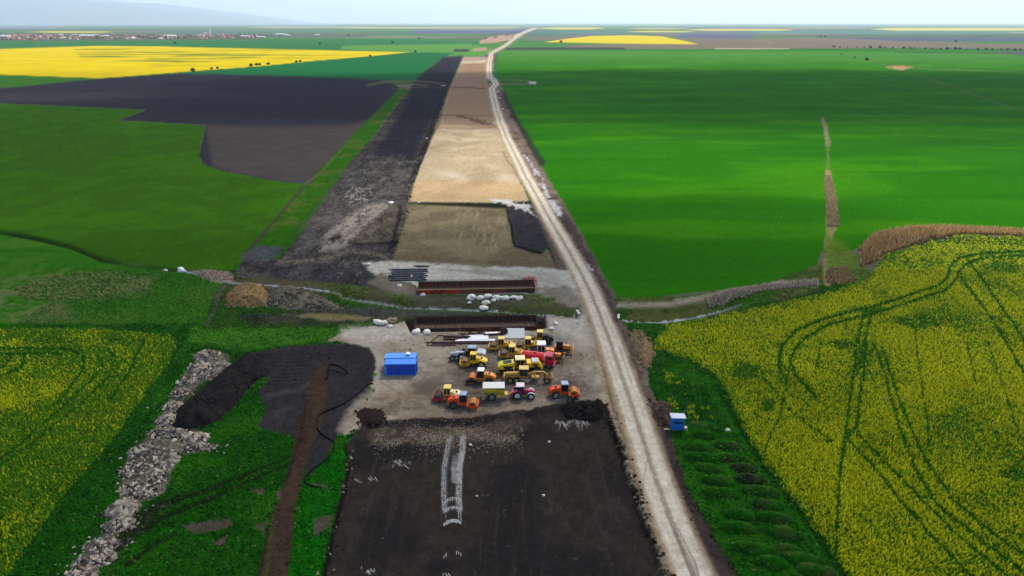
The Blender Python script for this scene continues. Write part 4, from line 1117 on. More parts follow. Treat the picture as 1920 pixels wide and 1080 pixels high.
def C_(r, g_, b_): return tuple(0.9 * lin((r, g_, b_)))
M = dict(
    yellow=mat('machine_yellow', C_(222, 164, 20), 0.4, 0, 0.12, 2.5, dirt=0.5), yellow_pale=mat('faded_yellow_roof', C_(236, 206, 96), 0.45, 0, 0.06, 2.0, dirt=0.2),
    yellow_bright=mat('bright_yellow_paint', C_(246, 196, 10), 0.35, 0, 0.06, 2.0, dirt=0.25), cream=mat('cream_roof', C_(240, 222, 150), 0.45, 0, 0.06, 2.0, dirt=0.2),
    ochre=mat('dusty_grader_yellow', C_(206, 152, 50), 0.6, 0, 0.15, 3.0, dirt=0.7), lemon=mat('lemon_yellow_paint', C_(236, 212, 20), 0.35, 0, 0.08, 2.0, dirt=0.25),
    orange=mat('orange_red_paint', C_(244, 74, 14), 0.35, 0, 0.06, 2.5, dirt=0.2), amber=mat('amber_paint', C_(240, 140, 20), 0.38, 0, 0.08, 2.5, dirt=0.25),
    red=mat('red_tank_paint', C_(226, 14, 26), 0.38, 0, 0.06, 1.5, dirt=0.2), redcab=mat('crimson_paint', C_(190, 12, 42), 0.35, 0, 0.08, 2.0, dirt=0.15), redframe=mat('faded_red_frame', C_(186, 44, 56), 0.5, 0, 0.15, 3.0, dirt=0.3),
    magenta=mat('magenta_hood_paint', C_(196, 22, 84), 0.3, 0, 0.06, 2.0, dirt=0.15), pinkroof=mat('pale_pink_roof', C_(226, 206, 206), 0.5, 0, 0.06, 2.0, dirt=0.15),
    rust=mat('rusty_drum', C_(150, 104, 66), 0.75, 0, 0.25, 3.0, dirt=0.6), drumbrown=mat('brown_drum', C_(104, 78, 62), 0.8, 0, 0.25, 3.0, dirt=0.5), drumochre=mat('ochre_drum', C_(182, 120, 40), 0.7, 0, 0.2, 3.0, dirt=0.4), drumorange=mat('orange_drum', C_(206, 104, 24), 0.6, 0, 0.2, 3.0, dirt=0.4),
    tyre=mat('tyre_rubber', C_(44, 42, 42), 0.85, 0, 0.25, 5.0, spec=0.2, dirt=0.6), rimgrey=mat('grey_rim', C_(150, 148, 146), 0.5, 0.1, 0.15, 4.0, dirt=0.4), rimwhite=mat('white_rim', C_(224, 224, 218), 0.5, 0, 0.08, 4.0, dirt=0.3), rimyellow=mat('yellow_rim', C_(206, 170, 90), 0.5, 0, 0.15, 4.0, dirt=0.5), rimdark=mat('dark_rim', C_(66, 68, 74), 0.5, 0.2, 0.2, 4.0, dirt=0.4),
    glass=mat('tinted_cab_glass', C_(20, 36, 44), 0.12, 0, 0.3, 1.5, spec=0.6), black=mat('black_steel', C_(34, 33, 34), 0.6, 0.2, 0.2, 3.0, dirt=0.4), grille=mat('grille_black', C_(42, 34, 30), 0.7, 0, 0.2, 8.0),
    bluegrey=mat('blue_grey_roof', C_(150, 164, 186), 0.4, 0, 0.08, 2.0, dirt=0.1), white=mat('white_paint', C_(238, 238, 240), 0.4, 0, 0.05, 2.0, dirt=0.08), lightgrey=mat('light_grey_paint', C_(190, 196, 202), 0.45, 0, 0.08, 2.0, dirt=0.25), whitegrey=mat('dusty_white_paint', C_(206, 204, 204), 0.5, 0, 0.12, 2.5, dirt=0.35),
    steel=mat('worn_steel', C_(120, 108, 98), 0.5, 0.5, 0.2, 4.0, dirt=0.5), silver=mat('bare_plate', C_(206, 208, 206), 0.45, 0.2, 0.08, 2.0, dirt=0.15), darkgreen=mat('dark_green_glass', C_(24, 52, 46), 0.2, 0, 0.3, 2.0), hopper=mat('hopper_yellow', C_(214, 178, 40), 0.45, 0, 0.1, 1.5, dirt=0.4), beige=mat('dusty_beige_steel', C_(178, 166, 138), 0.6, 0, 0.12, 2.0, dirt=0.4),
    blue=mat('shaded_container_blue', C_(0, 72, 190), 0.4, 0, 0.08, 0.8, dirt=0.08), lit_lightblue=mat('lit_light_blue_sheet', C_(40, 130, 226), 0.4, 0, 0.06, 0.8, dirt=0.05), bluehut=mat('hut_blue_paint', C_(30, 116, 200), 0.5, 0, 0.08, 1.5, dirt=0.15), rustred=mat('red_formwork', C_(176, 40, 22), 0.75, 0, 0.35, 0.5, dirt=0.4), rebar=mat('rusty_rebar', C_(108, 62, 40), 0.85, 0, 0.3, 2.0), rebardark=mat('dark_rebar', C_(64, 42, 32), 0.85, 0, 0.3, 2.0),
    darksteel=mat('dark_bar_steel', C_(66, 64, 70), 0.7, 0.1, 0.35, 1.2), beam=mat('brown_beam', C_(70, 42, 36), 0.8, 0, 0.3, 2.0), stone=mat('pale_stone', C_(224, 216, 202), 0.9, 0, 0.12, 2.0, bump=0.4), sheet=mat('white_board', C_(238, 232, 230), 0.6, 0, 0.05, 1.0), net=mat('orange_net', C_(244, 110, 80), 0.7, 0, 0.1, 4.0), concrete=mat('concrete', C_(196, 192, 176), 0.9, 0, 0.15, 2.0, bump=0.3), wood=mat('bare_wood', C_(206, 186, 130), 0.8, 0, 0.15, 3.0), hose=mat('black_hose', C_(16, 15, 15), 0.9, 0, 0.2, 2.0, spec=0.1))

def wheel(parent, x, y, r, w, rim, tyre=None):
    t = MB().cyl((0, 0, 0), r, w, 'y', 28, bulge=0.10)
    for k in range(18):                      # tread lugs
        a = 2 * math.pi * k / 18
        c, s_ = math.cos(a), math.sin(a)
        q = [(c * (r - .02) - s_ * .06, s_ * (r - .02) + c * .06), (c * (r + .045) - s_ * .05, s_ * (r + .045) + c * .05), (c * (r + .045) + s_ * .05, s_ * (r + .045) - c * .05), (c * (r - .02) + s_ * .06, s_ * (r - .02) - c * .06)]
        t.prism(q, -w * 0.42, w * 0.42)
    o = t.build('wheel', tyre or M['tyre'], parent, smooth=True)
    o.location = (x, y, r)
    rr = MB().cyl((0, 0, 0), r * 0.56, w + 0.04, 'y', 20).cyl((0, 0, 0), r * 0.2, w + 0.16, 'y', 12)
    rr.build('rim', rim, o, smooth=True)
    return o

def copy_tree(o, parent=None):
    c = o.copy(); COL.objects.link(c); c.parent = parent
    for ch in list(o.children): copy_tree(ch, c)
    return c

def cab(t, x0, x1, hw, z0, z1, frame, roof, glass, low=0.25, rt=0.16, over=0.06, slope=0.0):
    """a cab: pillars and lower body, glazing between, its own roof"""
    f = MB().box(x0, x1, -hw, hw, z0, z0 + low)
    for px, sx in ((x0, 0.0), (x1 - .1, -slope)):
        for y in (-hw, hw - .1):
            f.prism([(px, z0 + low), (px + .1, z0 + low), (px + .1 + sx, z1), (px + sx, z1)], y, y + .1)
    f.box((x0 + x1) / 2 - .04, (x0 + x1) / 2 + .04, -hw, -hw + .08, z0 + low, z1)
    f.box((x0 + x1) / 2 - .04, (x0 + x1) / 2 + .04, hw - .08, hw, z0 + low, z1)
    c = f.build('cab', frame, t)
    MB().prism([(x0 + .05, z0 + low), (x1 - .05, z0 + low), (x1 - .05 - slope, z1 - .01), (x0 + .05, z1 - .01)], -hw + .05, hw - .05).build('window', glass, c)
    MB().box(x0 - over, x1 + over - slope, -hw - over, hw + over, z1, z1 + rt).build('cab_roof', roof, c, 0.05)
    return c

def roller(label, px, py, heading, body, drum, roof, frame_m, rim, glass=None, style='round', pads=False, cabframe=None, hood=None, group='single drum rollers parked in the yard', scale=1.0, mark=False):
    t = thing('road_roller', label, 'road roller', px, py, heading, group)
    glass = glass or M['glass']; cabframe = cabframe or body; hood = hood or body
    if style == 'round':
        h = MB().prism([(-2.75, .62), (-2.9, .95), (-2.82, 1.3), (-2.55, 1.62), (-2.0, 1.9), (-1.3, 2.06), (-.45, 2.1), (-.35, 1.2), (-.35, .75)], -.86, .86, .18).build('hood', hood, t, .06, True)
    else:
        h = MB().prism([(-2.7, .9), (-2.75, 1.25), (-1.9, 1.62), (-.6, 2.02), (-.35, 2.02), (-.35, .9)], -.78, .78, .14).build('hood', hood, t, .05, True)
        MB().prism([(-2.4, 1.05), (-2.3, 1.3), (-1.6, 1.66), (-.9, 1.5), (-.75, 1.1), (-.95, 1.3), (-1.6, 1.52), (-2.2, 1.22)], -1.12, 1.12).build('mudguard', hood, t)
    MB().prism([(-2.93, .8), (-2.95, 1.0), (-2.83, 1.25), (-2.78, 1.25), (-2.85, .8)], -.5, .5).build('grille', M['grille'], h)
    MB().box(-1.7, -1.3, -.35, .35, 1.99 if style == 'round' else 1.74, 2.1 if style == 'round' else 1.84).build('vent', M['grille'], h)
    MB().cyl((-1.0, .45, 2.2), .06, .5, 'z', 8).build('exhaust', M['black'], h)
    MB().box(-2.5, .75, -.5, .5, .5, .92).build('chassis', M['black'], t)
    MB().prism([(-.3, .8), (.9, .8), (1.1, 1.1), (.9, 1.28), (-.3, 1.28)], -.8, .8).build('platform', body, t, .03)
    cab(t, -.4, .95, .74, 1.28, 2.75, cabframe, roof, glass, .22, .18, .08, .12)
    MB().box(.98, 1.05, -.6, .6, 1.3, 1.36).build('mirror_bar', M['black'], t)
    d = MB().cyl((0, 0, 0), .78, 2.05, 'y', 36)
    if pads:
        for row in range(6):
            for k in range(14):
                a = 2 * math.pi * (k + .5 * (row % 2)) / 14
                d.prism([(math.cos(a) * .74 - math.sin(a) * s * .1, math.sin(a) * .74 + math.cos(a) * s * .1) for s in (-1, 1)] + [(math.cos(a) * .93 - math.sin(a) * s * .06, math.sin(a) * .93 + math.cos(a) * s * .06) for s in (1, -1)], -.93 + row * .33, -.75 + row * .33)
    do = d.build('drum', drum, t, 0, True)
    do.location = (2.05, 0, .78)
    MB().cyl((0, 0, 0), .5, 2.07, 'y', 20).build('drum_hub', M['black'], do)
    fr = MB()
    for s in (-1, 1):
        a, b = sorted((s * 1.08, s * 1.28))
        fr.prism([(.95, .5), (3.05, .42), (3.1, .95), (2.6, .98), (.95, .92)], a, b)
    fr.box(2.92, 3.12, -1.08, 1.08, .62, 1.02).box(.95, 1.15, -1.08, 1.08, .6, .95)
    fo = fr.build('drum_frame', frame_m, t, .025)
    MB().box(1.2, 1.9, -1.3, -1.285, .62, .82).build('side_plate', body, fo)
    if mark:
        for s in (-1, 1):
            for x0 in (1.72, 2.1):
                MB().box(x0, x0 + .28, *sorted((s * 1.281, s * 1.288)), .58, .84).build('emblem', M['grille'], fo)
    for y in (-.98, .98): wheel(t, -1.55, y, .76, .52, rim)
    t.scale = (scale,) * 3
    return t

roller('orange red roller parked nearest the photo bottom with its dark rust ochre drum pointing right', 867, 762, -4, M['orange'], M['drumochre'], M['bluegrey'], M['orange'], M['rimdark'], cabframe=M['black'])
roller('orange red roller parked alone at the right beside the dirt road with an ochre drum', 1056, 742, 2, M['orange'], M['drumochre'], M['bluegrey'], M['orange'], M['rimgrey'], cabframe=M['black'])
roller('amber roller with white cab roof and bright orange drum behind the spreader trailer', 904, 716, 176, M['amber'], M['drumorange'], M['white'], M['black'], M['rimdark'], cabframe=M['black'])
roller('padfoot roller with red drum frame and pale yellow canopy behind the front orange roller', 842, 749, 178, M['redframe'], M['drumbrown'], M['yellow_pale'], M['redframe'], M['rimgrey'], pads=True, style='slope', cabframe=M['yellow_pale'], hood=M['cream'])
roller('golden yellow roller with a tan drum in front of the grey soil mixer', 890, 685, 177, M['yellow_bright'], M['rust'], M['yellow_bright'], M['yellow_bright'], M['rimyellow'], style='slope', mark=True)
roller('yellow roller with a brown drum right behind the grey soil mixer box', 942, 655, 176, M['yellow'], M['drumbrown'], M['yellow_pale'], M['yellow'], M['rimdark'], style='slope')
roller('dusty yellow roller with a brown drum between the red tanker and the roller row behind', 962, 670, 177, M['yellow'], M['drumbrown'], M['yellow_pale'], M['yellow'], M['rimdark'], style='slope', mark=True)
roller('yellow roller with a brown drum behind the red tanker and the white roofed machine', 992, 655, 177, M['yellow'], M['drumbrown'], M['yellow_pale'], M['yellow'], M['rimdark'], style='slope')
roller('tall yellow roller with a black humped engine cover farthest back in the yard', 1014, 642, 176, M['yellow'], M['drumbrown'], M['yellow_pale'], M['yellow'], M['rimdark'], style='round', hood=M['black'])

# magenta tractor
def tractor(label, px, py, heading):
    t = thing('tractor', label, 'tractor', px, py, heading)
    MB().prism([(.35, .95), (.35, 1.62), (1.2, 1.66), (2.1, 1.5), (2.42, 1.2), (2.42, .95)], -.42, .42, .1).build('hood', M['magenta'], t, .06, True)
    MB().box(2.4, 2.46, -.3, .3, .95, 1.25).build('grille', M['grille'], t)
    MB().box(-1.4, 2.3, -.28, .28, .6, .98).build('chassis', M['black'], t)
    cab(t, -1.05, .4, .72, 1.05, 2.55, M['black'], M['pinkroof'], M['darkgreen'], .2, .2, .14, .1)
    fb = MB()
    for s in (-1, 1):
        pts = [(-.95 + 1.0 * math.cos(a), .88 + 1.0 * math.sin(a)) for a in np.linspace(.35, 2.9, 9)]
        inn = [(-.95 + .93 * math.cos(a), .88 + .93 * math.sin(a)) for a in np.linspace(2.9, .35, 9)]
        fb.prism(pts + inn, *sorted((s * .66, s * 1.2)))
    fb.build('rear_mudguard', M['magenta'], t)
    ff = MB()
    for s in (-1, 1):
        pts = [(1.72 + .78 * math.cos(a), .66 + .78 * math.sin(a)) for a in np.linspace(.5, 2.8, 8)]
        inn = [(1.72 + .73 * math.cos(a), .66 + .73 * math.sin(a)) for a in np.linspace(2.8, .5, 8)]
        ff.prism(pts + inn, *sorted((s * .7, s * 1.1)))
    ff.build('front_mudguard', M['lightgrey'], t)
    MB().cyl((.55, -.48, 2.0), .06, 1.3, 'z', 8).build('exhaust', M['black'], t)
    st = MB()
    for k in range(3): st.box(.1, .5, -.95, -.7, .42 + .22 * k, .46 + .22 * k)
    st.build('step', M['steel'], t)
    MB().box(-2.3, -1.5, -.5, .5, .75, .95).box(-1.9, -1.6, -.6, .6, 1.3, 1.45).build('linkage', M['redframe'], t)
    for y in (-.92, .92):
        wheel(t, -.95, y, .88, .5, M['rimwhite']); wheel(t, 1.72, y, .66, .42, M['rimwhite'])
    return t
tractor('magenta farm tractor with white wheel rims and a pale roof', 979, 744, 0)

# spreader trailer
t = thing('spreader_trailer', 'tall yellow spreader trailer with flat pale grey lid parked left of the magenta tractor', 'trailer', 926, 746, 1)
hp = MB().xprism([(-.62, 1.2), (.62, 1.2), (1.2, 1.95), (1.2, 2.75), (-1.2, 2.75), (-1.2, 1.95)], -1.9, 2.1).build('hopper', M['hopper'], t, .03)
MB().box(-2.05, 2.1, -1.24, 1.24, 2.75, 2.86).build('lid', mat('pale_lid', C_(214, 214, 204), .6, 0, .05, 1, dirt=.15), hp, .03)
lt = MB()                                          # the worn dark lettering, no longer readable
lt.box(.72, .92, -1.215, -1.203, 2.36, 2.58)
for k, (w_, h_) in enumerate([(.08, .2), (.1, .16), (.07, .2), (.1, .18), (.09, .16), (.1, .2), (.08, .17), (.09, .2)]):
    lt.box(1.06 + k * .115, 1.06 + k * .115 + w_, -1.215, -1.203, 2.38, 2.38 + h_)
lt.build('lettering', M['grille'], hp)
MB().box(-1.85, 2.0, -.45, .45, .85, 1.2).build('chassis', M['hopper'], t)
MB().prism([(-2.3, .25), (-1.75, .25), (-1.75, 1.4), (-1.9, 2.75), (-2.15, 2.8), (-2.3, 2.2)], -1.2, 1.2).build('rear_chute', M['beige'], t, .03)
MB().box(2.0, 3.0, -.12, .12, .8, 1.0).box(2.1, 2.7, -.7, .7, 1.0, 1.08).build('drawbar', M['hopper'], t)
MB().box(.75, 1.25, -1.1, -.7, .7, 1.25).build('control_box', M['yellow_bright'], t, .03)
mg = MB()
for s in (-1, 1):
    pts = [(-.35 + .95 * math.cos(a), .78 + .95 * math.sin(a)) for a in np.linspace(.5, 3.2, 10)]
    inn = [(-.35 + .88 * math.cos(a), .78 + .88 * math.sin(a)) for a in np.linspace(3.2, .5, 10)]
    mg.prism(pts + inn, *sorted((s * .62, s * 1.2)))
mg.build('mudguard', M['beige'], t)
for y in (-.92, .92): wheel(t, -.35, y, .8, .5, M['rimgrey'])

# motor grader
t = thing('motor_grader', 'dusty yellow motor grader with long bridge frame and slanted blade between tractor and stabiliser', 'grader', 988, 714, -1)
MB().prism([(-4.3, .9), (-4.5, 1.5), (-4.3, 1.85), (-1.6, 2.0), (-1.4, 1.9), (-1.4, .9)], -.55, .55, .1).build('hood', M['ochre'], t, .05, True)
MB().box(-4.75, -4.45, -.9, .9, .6, 1.5).prism([(-5.2, .5), (-5.05, .5), (-4.6, 1.5), (-4.75, 1.5)], -.6, -.45).prism([(-5.2, .5), (-5.05, .5), (-4.6, 1.5), (-4.75, 1.5)], .45, .6).build('ripper', M['ochre'], t)
cab(t, -1.5, .2, .75, 1.2, 2.95, M['ochre'], mat('dusty_cab_roof', C_(228, 188, 100), .5, 0, .06, 2, dirt=.2), M['glass'], .2, .14, .12, 0)
MB().cyl((-2.6, .2, 2.4), .09, .9, 'z', 10).build('exhaust', M['cream'], t)
MB().prism([(.1, 1.3), (.1, 1.7), (1.6, 2.25), (3.4, 2.2), (4.3, 1.5), (4.5, 1.0), (4.2, .95), (4.0, 1.4), (3.3, 1.85), (1.7, 1.9), (.5, 1.3)], -.2, .2).build('frame', M['ochre'], t, .03)
MB().cyl((1.7, 0, 1.0), .85, .14, 'z', 24).bar((4.0, -.3, .95), (1.7, -.55, 1.0), .09).bar((4.0, .3, .95), (1.7, .55, 1.0), .09).build('drawbar_circle', M['ochre'], t)
bl = MB().prism([(-.12, 0.1), (.02, 0.1), (.14, .35), (.02, .75), (-.08, .75), (.02, .4)], -1.85, 1.85).build('blade', M['steel'], t)
bl.location = (1.6, 0, 0.05); bl.rotation_euler = (0, 0, math.radians(-42))
cy = MB()
for s in (-1, 1): cy.bar((1.5, s * .4, 2.2), (1.7, s * .95, .95), .08).bar((1.2, s * .3, 2.1), (1.9, s * .7, 1.0), .06)
cy.build('lift_cylinder', M['ochre'], t)
MB().prism([(5.0, .45), (5.12, .45), (5.2, .9), (5.15, 1.5), (5.05, 1.5), (5.08, .9)], -1.2, 1.2).bar((4.4, -.4, .9), (5.05, -.5, .9), .09).bar((4.4, .4, .9), (5.05, .5, .9), .09).build('front_plate', M['ochre'], t)
MB().box(3.9, 4.15, -.85, .85, .55, .75).build('front_axle', M['ochre'], t)
MB().box(-3.9, -1.7, -.95, -.75, .5, .85).box(-3.9, -1.7, .75, .95, .5, .85).build('tandem_case', M['ochre'], t)
st = MB()
for k in range(3): st.box(-1.6, -1.0, -1.0, -.75, .5 + .26 * k, .55 + .26 * k)
st.build('step', M['rimgrey'], t)
for y in (-1.05, 1.05):
    for x in (-3.4, -2.1): wheel(t, x, y, .66, .42, M['rimyellow'])
    wheel(t, 4.05, y, .66, .42, M['rimyellow'])

# soil stabiliser
t = thing('soil_stabiliser', 'big lemon yellow soil stabiliser with a black topped engine cover behind the motor grader', 'soil stabiliser', 976, 698, 4)
h = MB().prism([(-4.7, 1.35), (-4.75, 1.75), (-4.3, 2.25), (-1.7, 2.65), (-1.3, 2.6), (-1.3, 1.35)], -1.15, 1.15, .16).build('engine_cover', M['lemon'], t, .06, True)
MB().prism([(-3.6, 2.38), (-1.9, 2.64), (-1.9, 2.74), (-3.6, 2.48)], -.6, .6).build('cooling_grille', M['black'], h)
MB().box(-3.6, -1.8, -1.17, -1.1, 1.6, 2.05).build('side_grille', M['grille'], h)
MB().box(-4.6, 3.6, -.9, .9, .75, 1.35).build('chassis', M['black'], t)
cab(t, -1.0, .75, .95, 1.5, 3.3, M['yellow'], M['cream'], M['glass'], .2, .18, .15, 0)
r_ = MB().prism([(1.2, 1.6), (1.2, 2.55), (2.2, 2.55), (2.2, 1.6)], -1.1, 1.1).build('tank', M['yellow_bright'], t, .05)
MB().prism([(2.3, 1.5), (2.3, 2.7), (3.7, 2.75), (4.6, 1.2), (4.2, 1.0), (3.5, 1.5)], -1.15, 1.15).build('rear_cover', M['yellow_bright'], t, .05)
MB().box(2.35, 3.6, -.9, .9, 2.77, 2.83).build('top_plate', M['lightgrey'], t)
MB().box(2.5, 3.4, -1.19, -1.16, 2.0, 2.45).build('side_grille', M['grille'], t)
MB().box(.9, 1.0, -1.0, -.9, 1.4, 2.8).box(1.6, 1.75, -1.2, -1.1, 1.0, 1.5).build('hydraulic_cylinder', M['yellow'], t)
MB().prism([(-1.0, .2), (1.4, .2), (1.7, 1.1), (1.2, 1.45), (-.8, 1.45), (-1.3, 1.1)], -1.25, 1.25).build('mixer_housing', M['black'], t, .04)
for y in (-1.1, 1.1):
    wheel(t, -2.7, y, .85, .6, M['rimdark']); wheel(t, 3.2, y, .95, .65, M['rimdark'])

# red tank truck: cab swung towards the camera side
t = thing('tank_truck', 'bright red tank truck with a crimson cab parked crosswise among the yellow machines', 'tank truck', 1008, 684, -16)
prof = [(1.2 * math.cos(a) * .98, 1.95 + .88 * math.sin(a)) for a in np.linspace(0, 2 * math.pi, 25)[:-1]]
tk = MB().xprism(prof, -3.3, 1.5).build('tank', M['red'], t, 0, True)
MB().box(-3.0, 1.2, -.35, .35, 2.78, 2.86).build('walkway', M['red'], tk)
MB().cyl((-.6, 0, 2.95), .3, .2, 'z', 14).build('hatch', M['redframe'], tk)
MB().box(-3.4, 3.5, -.45, .45, .75, 1.05).build('chassis', M['black'], t)
MB().box(-3.45, -3.35, -1.1, 1.1, .6, 1.0).build('rear_bumper', M['black'], t)
c = MB().prism([(1.75, .75), (1.75, 2.95), (3.3, 2.9), (3.55, 2.1), (3.6, .75)], -1.15, 1.15).build('cab', M['redcab'], t, .06)
MB().prism([(3.36, 2.78), (3.575, 2.1), (3.6, 2.1), (3.39, 2.78)], -1.0, 1.0).build('windscreen', M['glass'], c)
for s in (-1, 1): MB().box(2.3, 3.2, *sorted((s * 1.152, s * 1.165)), 2.05, 2.65).build('side_window', M['glass'], c)
MB().box(3.58, 3.64, -.9, .9, 1.2, 1.7).build('grille', M['redcab'], c, .02)
MB().box(3.5, 3.72, -1.15, 1.15, .5, .85).build('bumper', M['redframe'], c, .03)
for s in (-1, 1): MB().box(3.7, 3.75, *sorted((s * .7, s * 1.0)), .58, .76).build('headlight', M['white'], c)
MB().box(1.55, 1.68, -1.0, 1.0, 1.0, 2.6).build('bulkhead', M['white'], t)
for y in (-1.0, 1.0):
    for x in (-2.6, -1.3, 2.65): wheel(t, x, y, .52, .4, M['rimgrey'])

# white roofed wheel loader, half hidden by the tanker
t = thing('wheel_loader', 'yellow wheel loader with a big white cab roof half hidden behind the red tank truck', 'wheel loader', 1013, 668, 180)
MB().prism([(-3.0, .9), (-3.0, 1.7), (-1.2, 1.9), (-.9, .9)], -.85, .85, .1).build('hood', M['amber'], t, .05, True)
cab(t, -1.0, .7, .95, 1.2, 3.05, M['white'], M['white'], M['glass'], .25, .26, .15, .1)
MB().box(-2.8, 2.2, -.5, .5, .6, 1.1).build('chassis', M['black'], t)
MB().prism([(1.0, 1.2), (1.2, 1.5), (2.6, .7), (2.5, .45)], -.7, -.45).prism([(1.0, 1.2), (1.2, 1.5), (2.6, .7), (2.5, .45)], .45, .7).build('lift_arm', M['black'], t)
MB().prism([(2.4, .15), (3.3, .1), (3.3, .2), (2.6, .35), (2.5, .9), (2.7, 1.2), (2.4, 1.1)], -1.2, 1.2).build('bucket', M['steel'], t)
for y in (-.95, .95):
    wheel(t, -1.6, y, .72, .5, M['rimdark']); wheel(t, 1.3, y, .72, .5, M['rimdark'])

# dozers
def dozer(label, px, py, heading, hood_m, cab_m, canopy, scale=1.0):
    t = thing('bulldozer', label, 'bulldozer', px, py, heading)
    for y in (-.95, .95):
        prof = [(-1.7, .3), (-1.5, .08), (1.3, .05), (1.65, .3), (1.65, .6), (1.35, .85), (-1.4, .9), (-1.7, .65)]
        tr = MB().prism(prof, y - .25, y + .25)
        for k in range(14):
            x = -1.4 + k * .2
            tr.box(x, x + .06, y - .27, y + .27, .86, .94).box(x, x + .06, y - .27, y + .27, .0, .08)
        o = tr.build('track', M['black'], t)
        MB().box(-1.2, 1.1, y - .29, y + .29, .3, .6).build('track_frame', hood_m, o)
    MB().box(-1.6, 1.4, -.68, .68, .45, 1.0).build('chassis', M['black'], t)
    MB().prism([(.15, 1.0), (.15, 1.8), (1.5, 1.72), (1.55, 1.0)], -.5, .5, .05).build('hood', hood_m, t, .04)
    MB().box(1.53, 1.6, -.4, .4, 1.05, 1.65).build('grille', M['grille'], t)
    MB().cyl((.8, .2, 2.1), .07, .7, 'z', 8).build('exhaust', M['rust'], t)
    if canopy:
        cab(t, -1.2, .1, .7, 1.0, 2.6, M['black'], cab_m, M['darkgreen'], .3, .14, .08, 0)
    else:
        MB().box(-1.2, -.4, -.5, .5, 1.0, 1.5).build('seat', M['black'], t, .04)
        MB().bar((-1.1, -.6, 1), (-1.1, -.6, 2.3), .05).bar((-1.1, .6, 1), (-1.1, .6, 2.3), .05).bar((-1.1, -.6, 2.3), (-1.1, .6, 2.3), .05).build('roll_bar', M['black'], t)
    MB().prism([(-1.65, .9), (-1.2, .9), (-1.2, 1.5), (-1.65, 1.4)], -.7, .7).build('fuel_tank', hood_m, t, .04)
    MB().bar((-.2, -1.3, .55), (2.1, -1.3, .45), .09).bar((-.2, 1.3, .55), (2.1, 1.3, .45), .09).bar((1.2, -.4, 1.3), (2.1, -.5, .8), .06).bar((1.2, .4, 1.3), (2.1, .5, .8), .06).build('push_arm', hood_m, t)
    MB().prism([(2.0, .1), (2.2, .05), (2.12, .5), (2.18, 1.1), (2.32, 1.45), (2.2, 1.45), (2.02, 1.0)], -1.65, 1.65).build('blade', M['ochre'] if canopy else M['steel'], t)
    t.scale = (scale,) * 3
    return t
dozer('yellow bulldozer with a dark cab, its blade facing the dirt road', 1054, 660, -8, M['amber'], M['darkgreen'], True, 1.05)
dozer('small orange bulldozer without a cab beside the front of the red tank truck', 1039, 675, -12, M['amber'], M['black'], False, 0.95)

# grey soil mixer
t = thing('soil_mixer', 'dusty white soil mixer with a huge pale rear wheel beside the yellow rollers', 'soil mixer', 876, 674, 176)
MB().prism([(.3, 1.0), (.3, 1.75), (1.6, 1.85), (3.3, 1.55), (3.6, 1.3), (3.6, 1.0)], -.5, .5, .12).build('hood', M['whitegrey'], t, .05, True)
MB().box(.5, 3.0, -.52, -.5, 1.35, 1.45).build('stripe', M['redframe'], t)
MB().box(-2.0, 3.5, -.3, .3, .6, 1.0).build('chassis', M['black'], t)
MB().cyl((1.3, -.3, 2.3), .09, 1.0, 'z', 10).cyl((2.6, .2, 2.0), .12, .6, 'z', 10).build('exhaust', M['white'], t)
MB().box(.2, .8, -.6, .6, 1.3, 1.9).build('air_cleaner', M['black'], t, .04)
cab(t, -1.9, -.3, .75, 1.3, 2.95, M['black'], M['bluegrey'], M['glass'], .25, .2, .1, 0)
MB().prism([(-3.9, .5), (-4.0, 1.9), (-3.4, 2.2), (-2.2, 2.2), (-2.1, .5)], -1.2, 1.2, .1).build('mixer_housing', M['lightgrey'], t, .05)
MB().box(-3.6, -2.6, -1.22, -1.18, .9, 1.5).build('side_plate', M['silver'], t)
MB().box(-2.3, -2.1, -.8, -.6, 1.2, 2.8).build('mast', M['cream'], t)
for y in (-.95, .95):
    wheel(t, .9, y, 1.0, .55, M['rimwhite']); wheel(t, 3.1, y, .62, .36, M['rimgrey'])

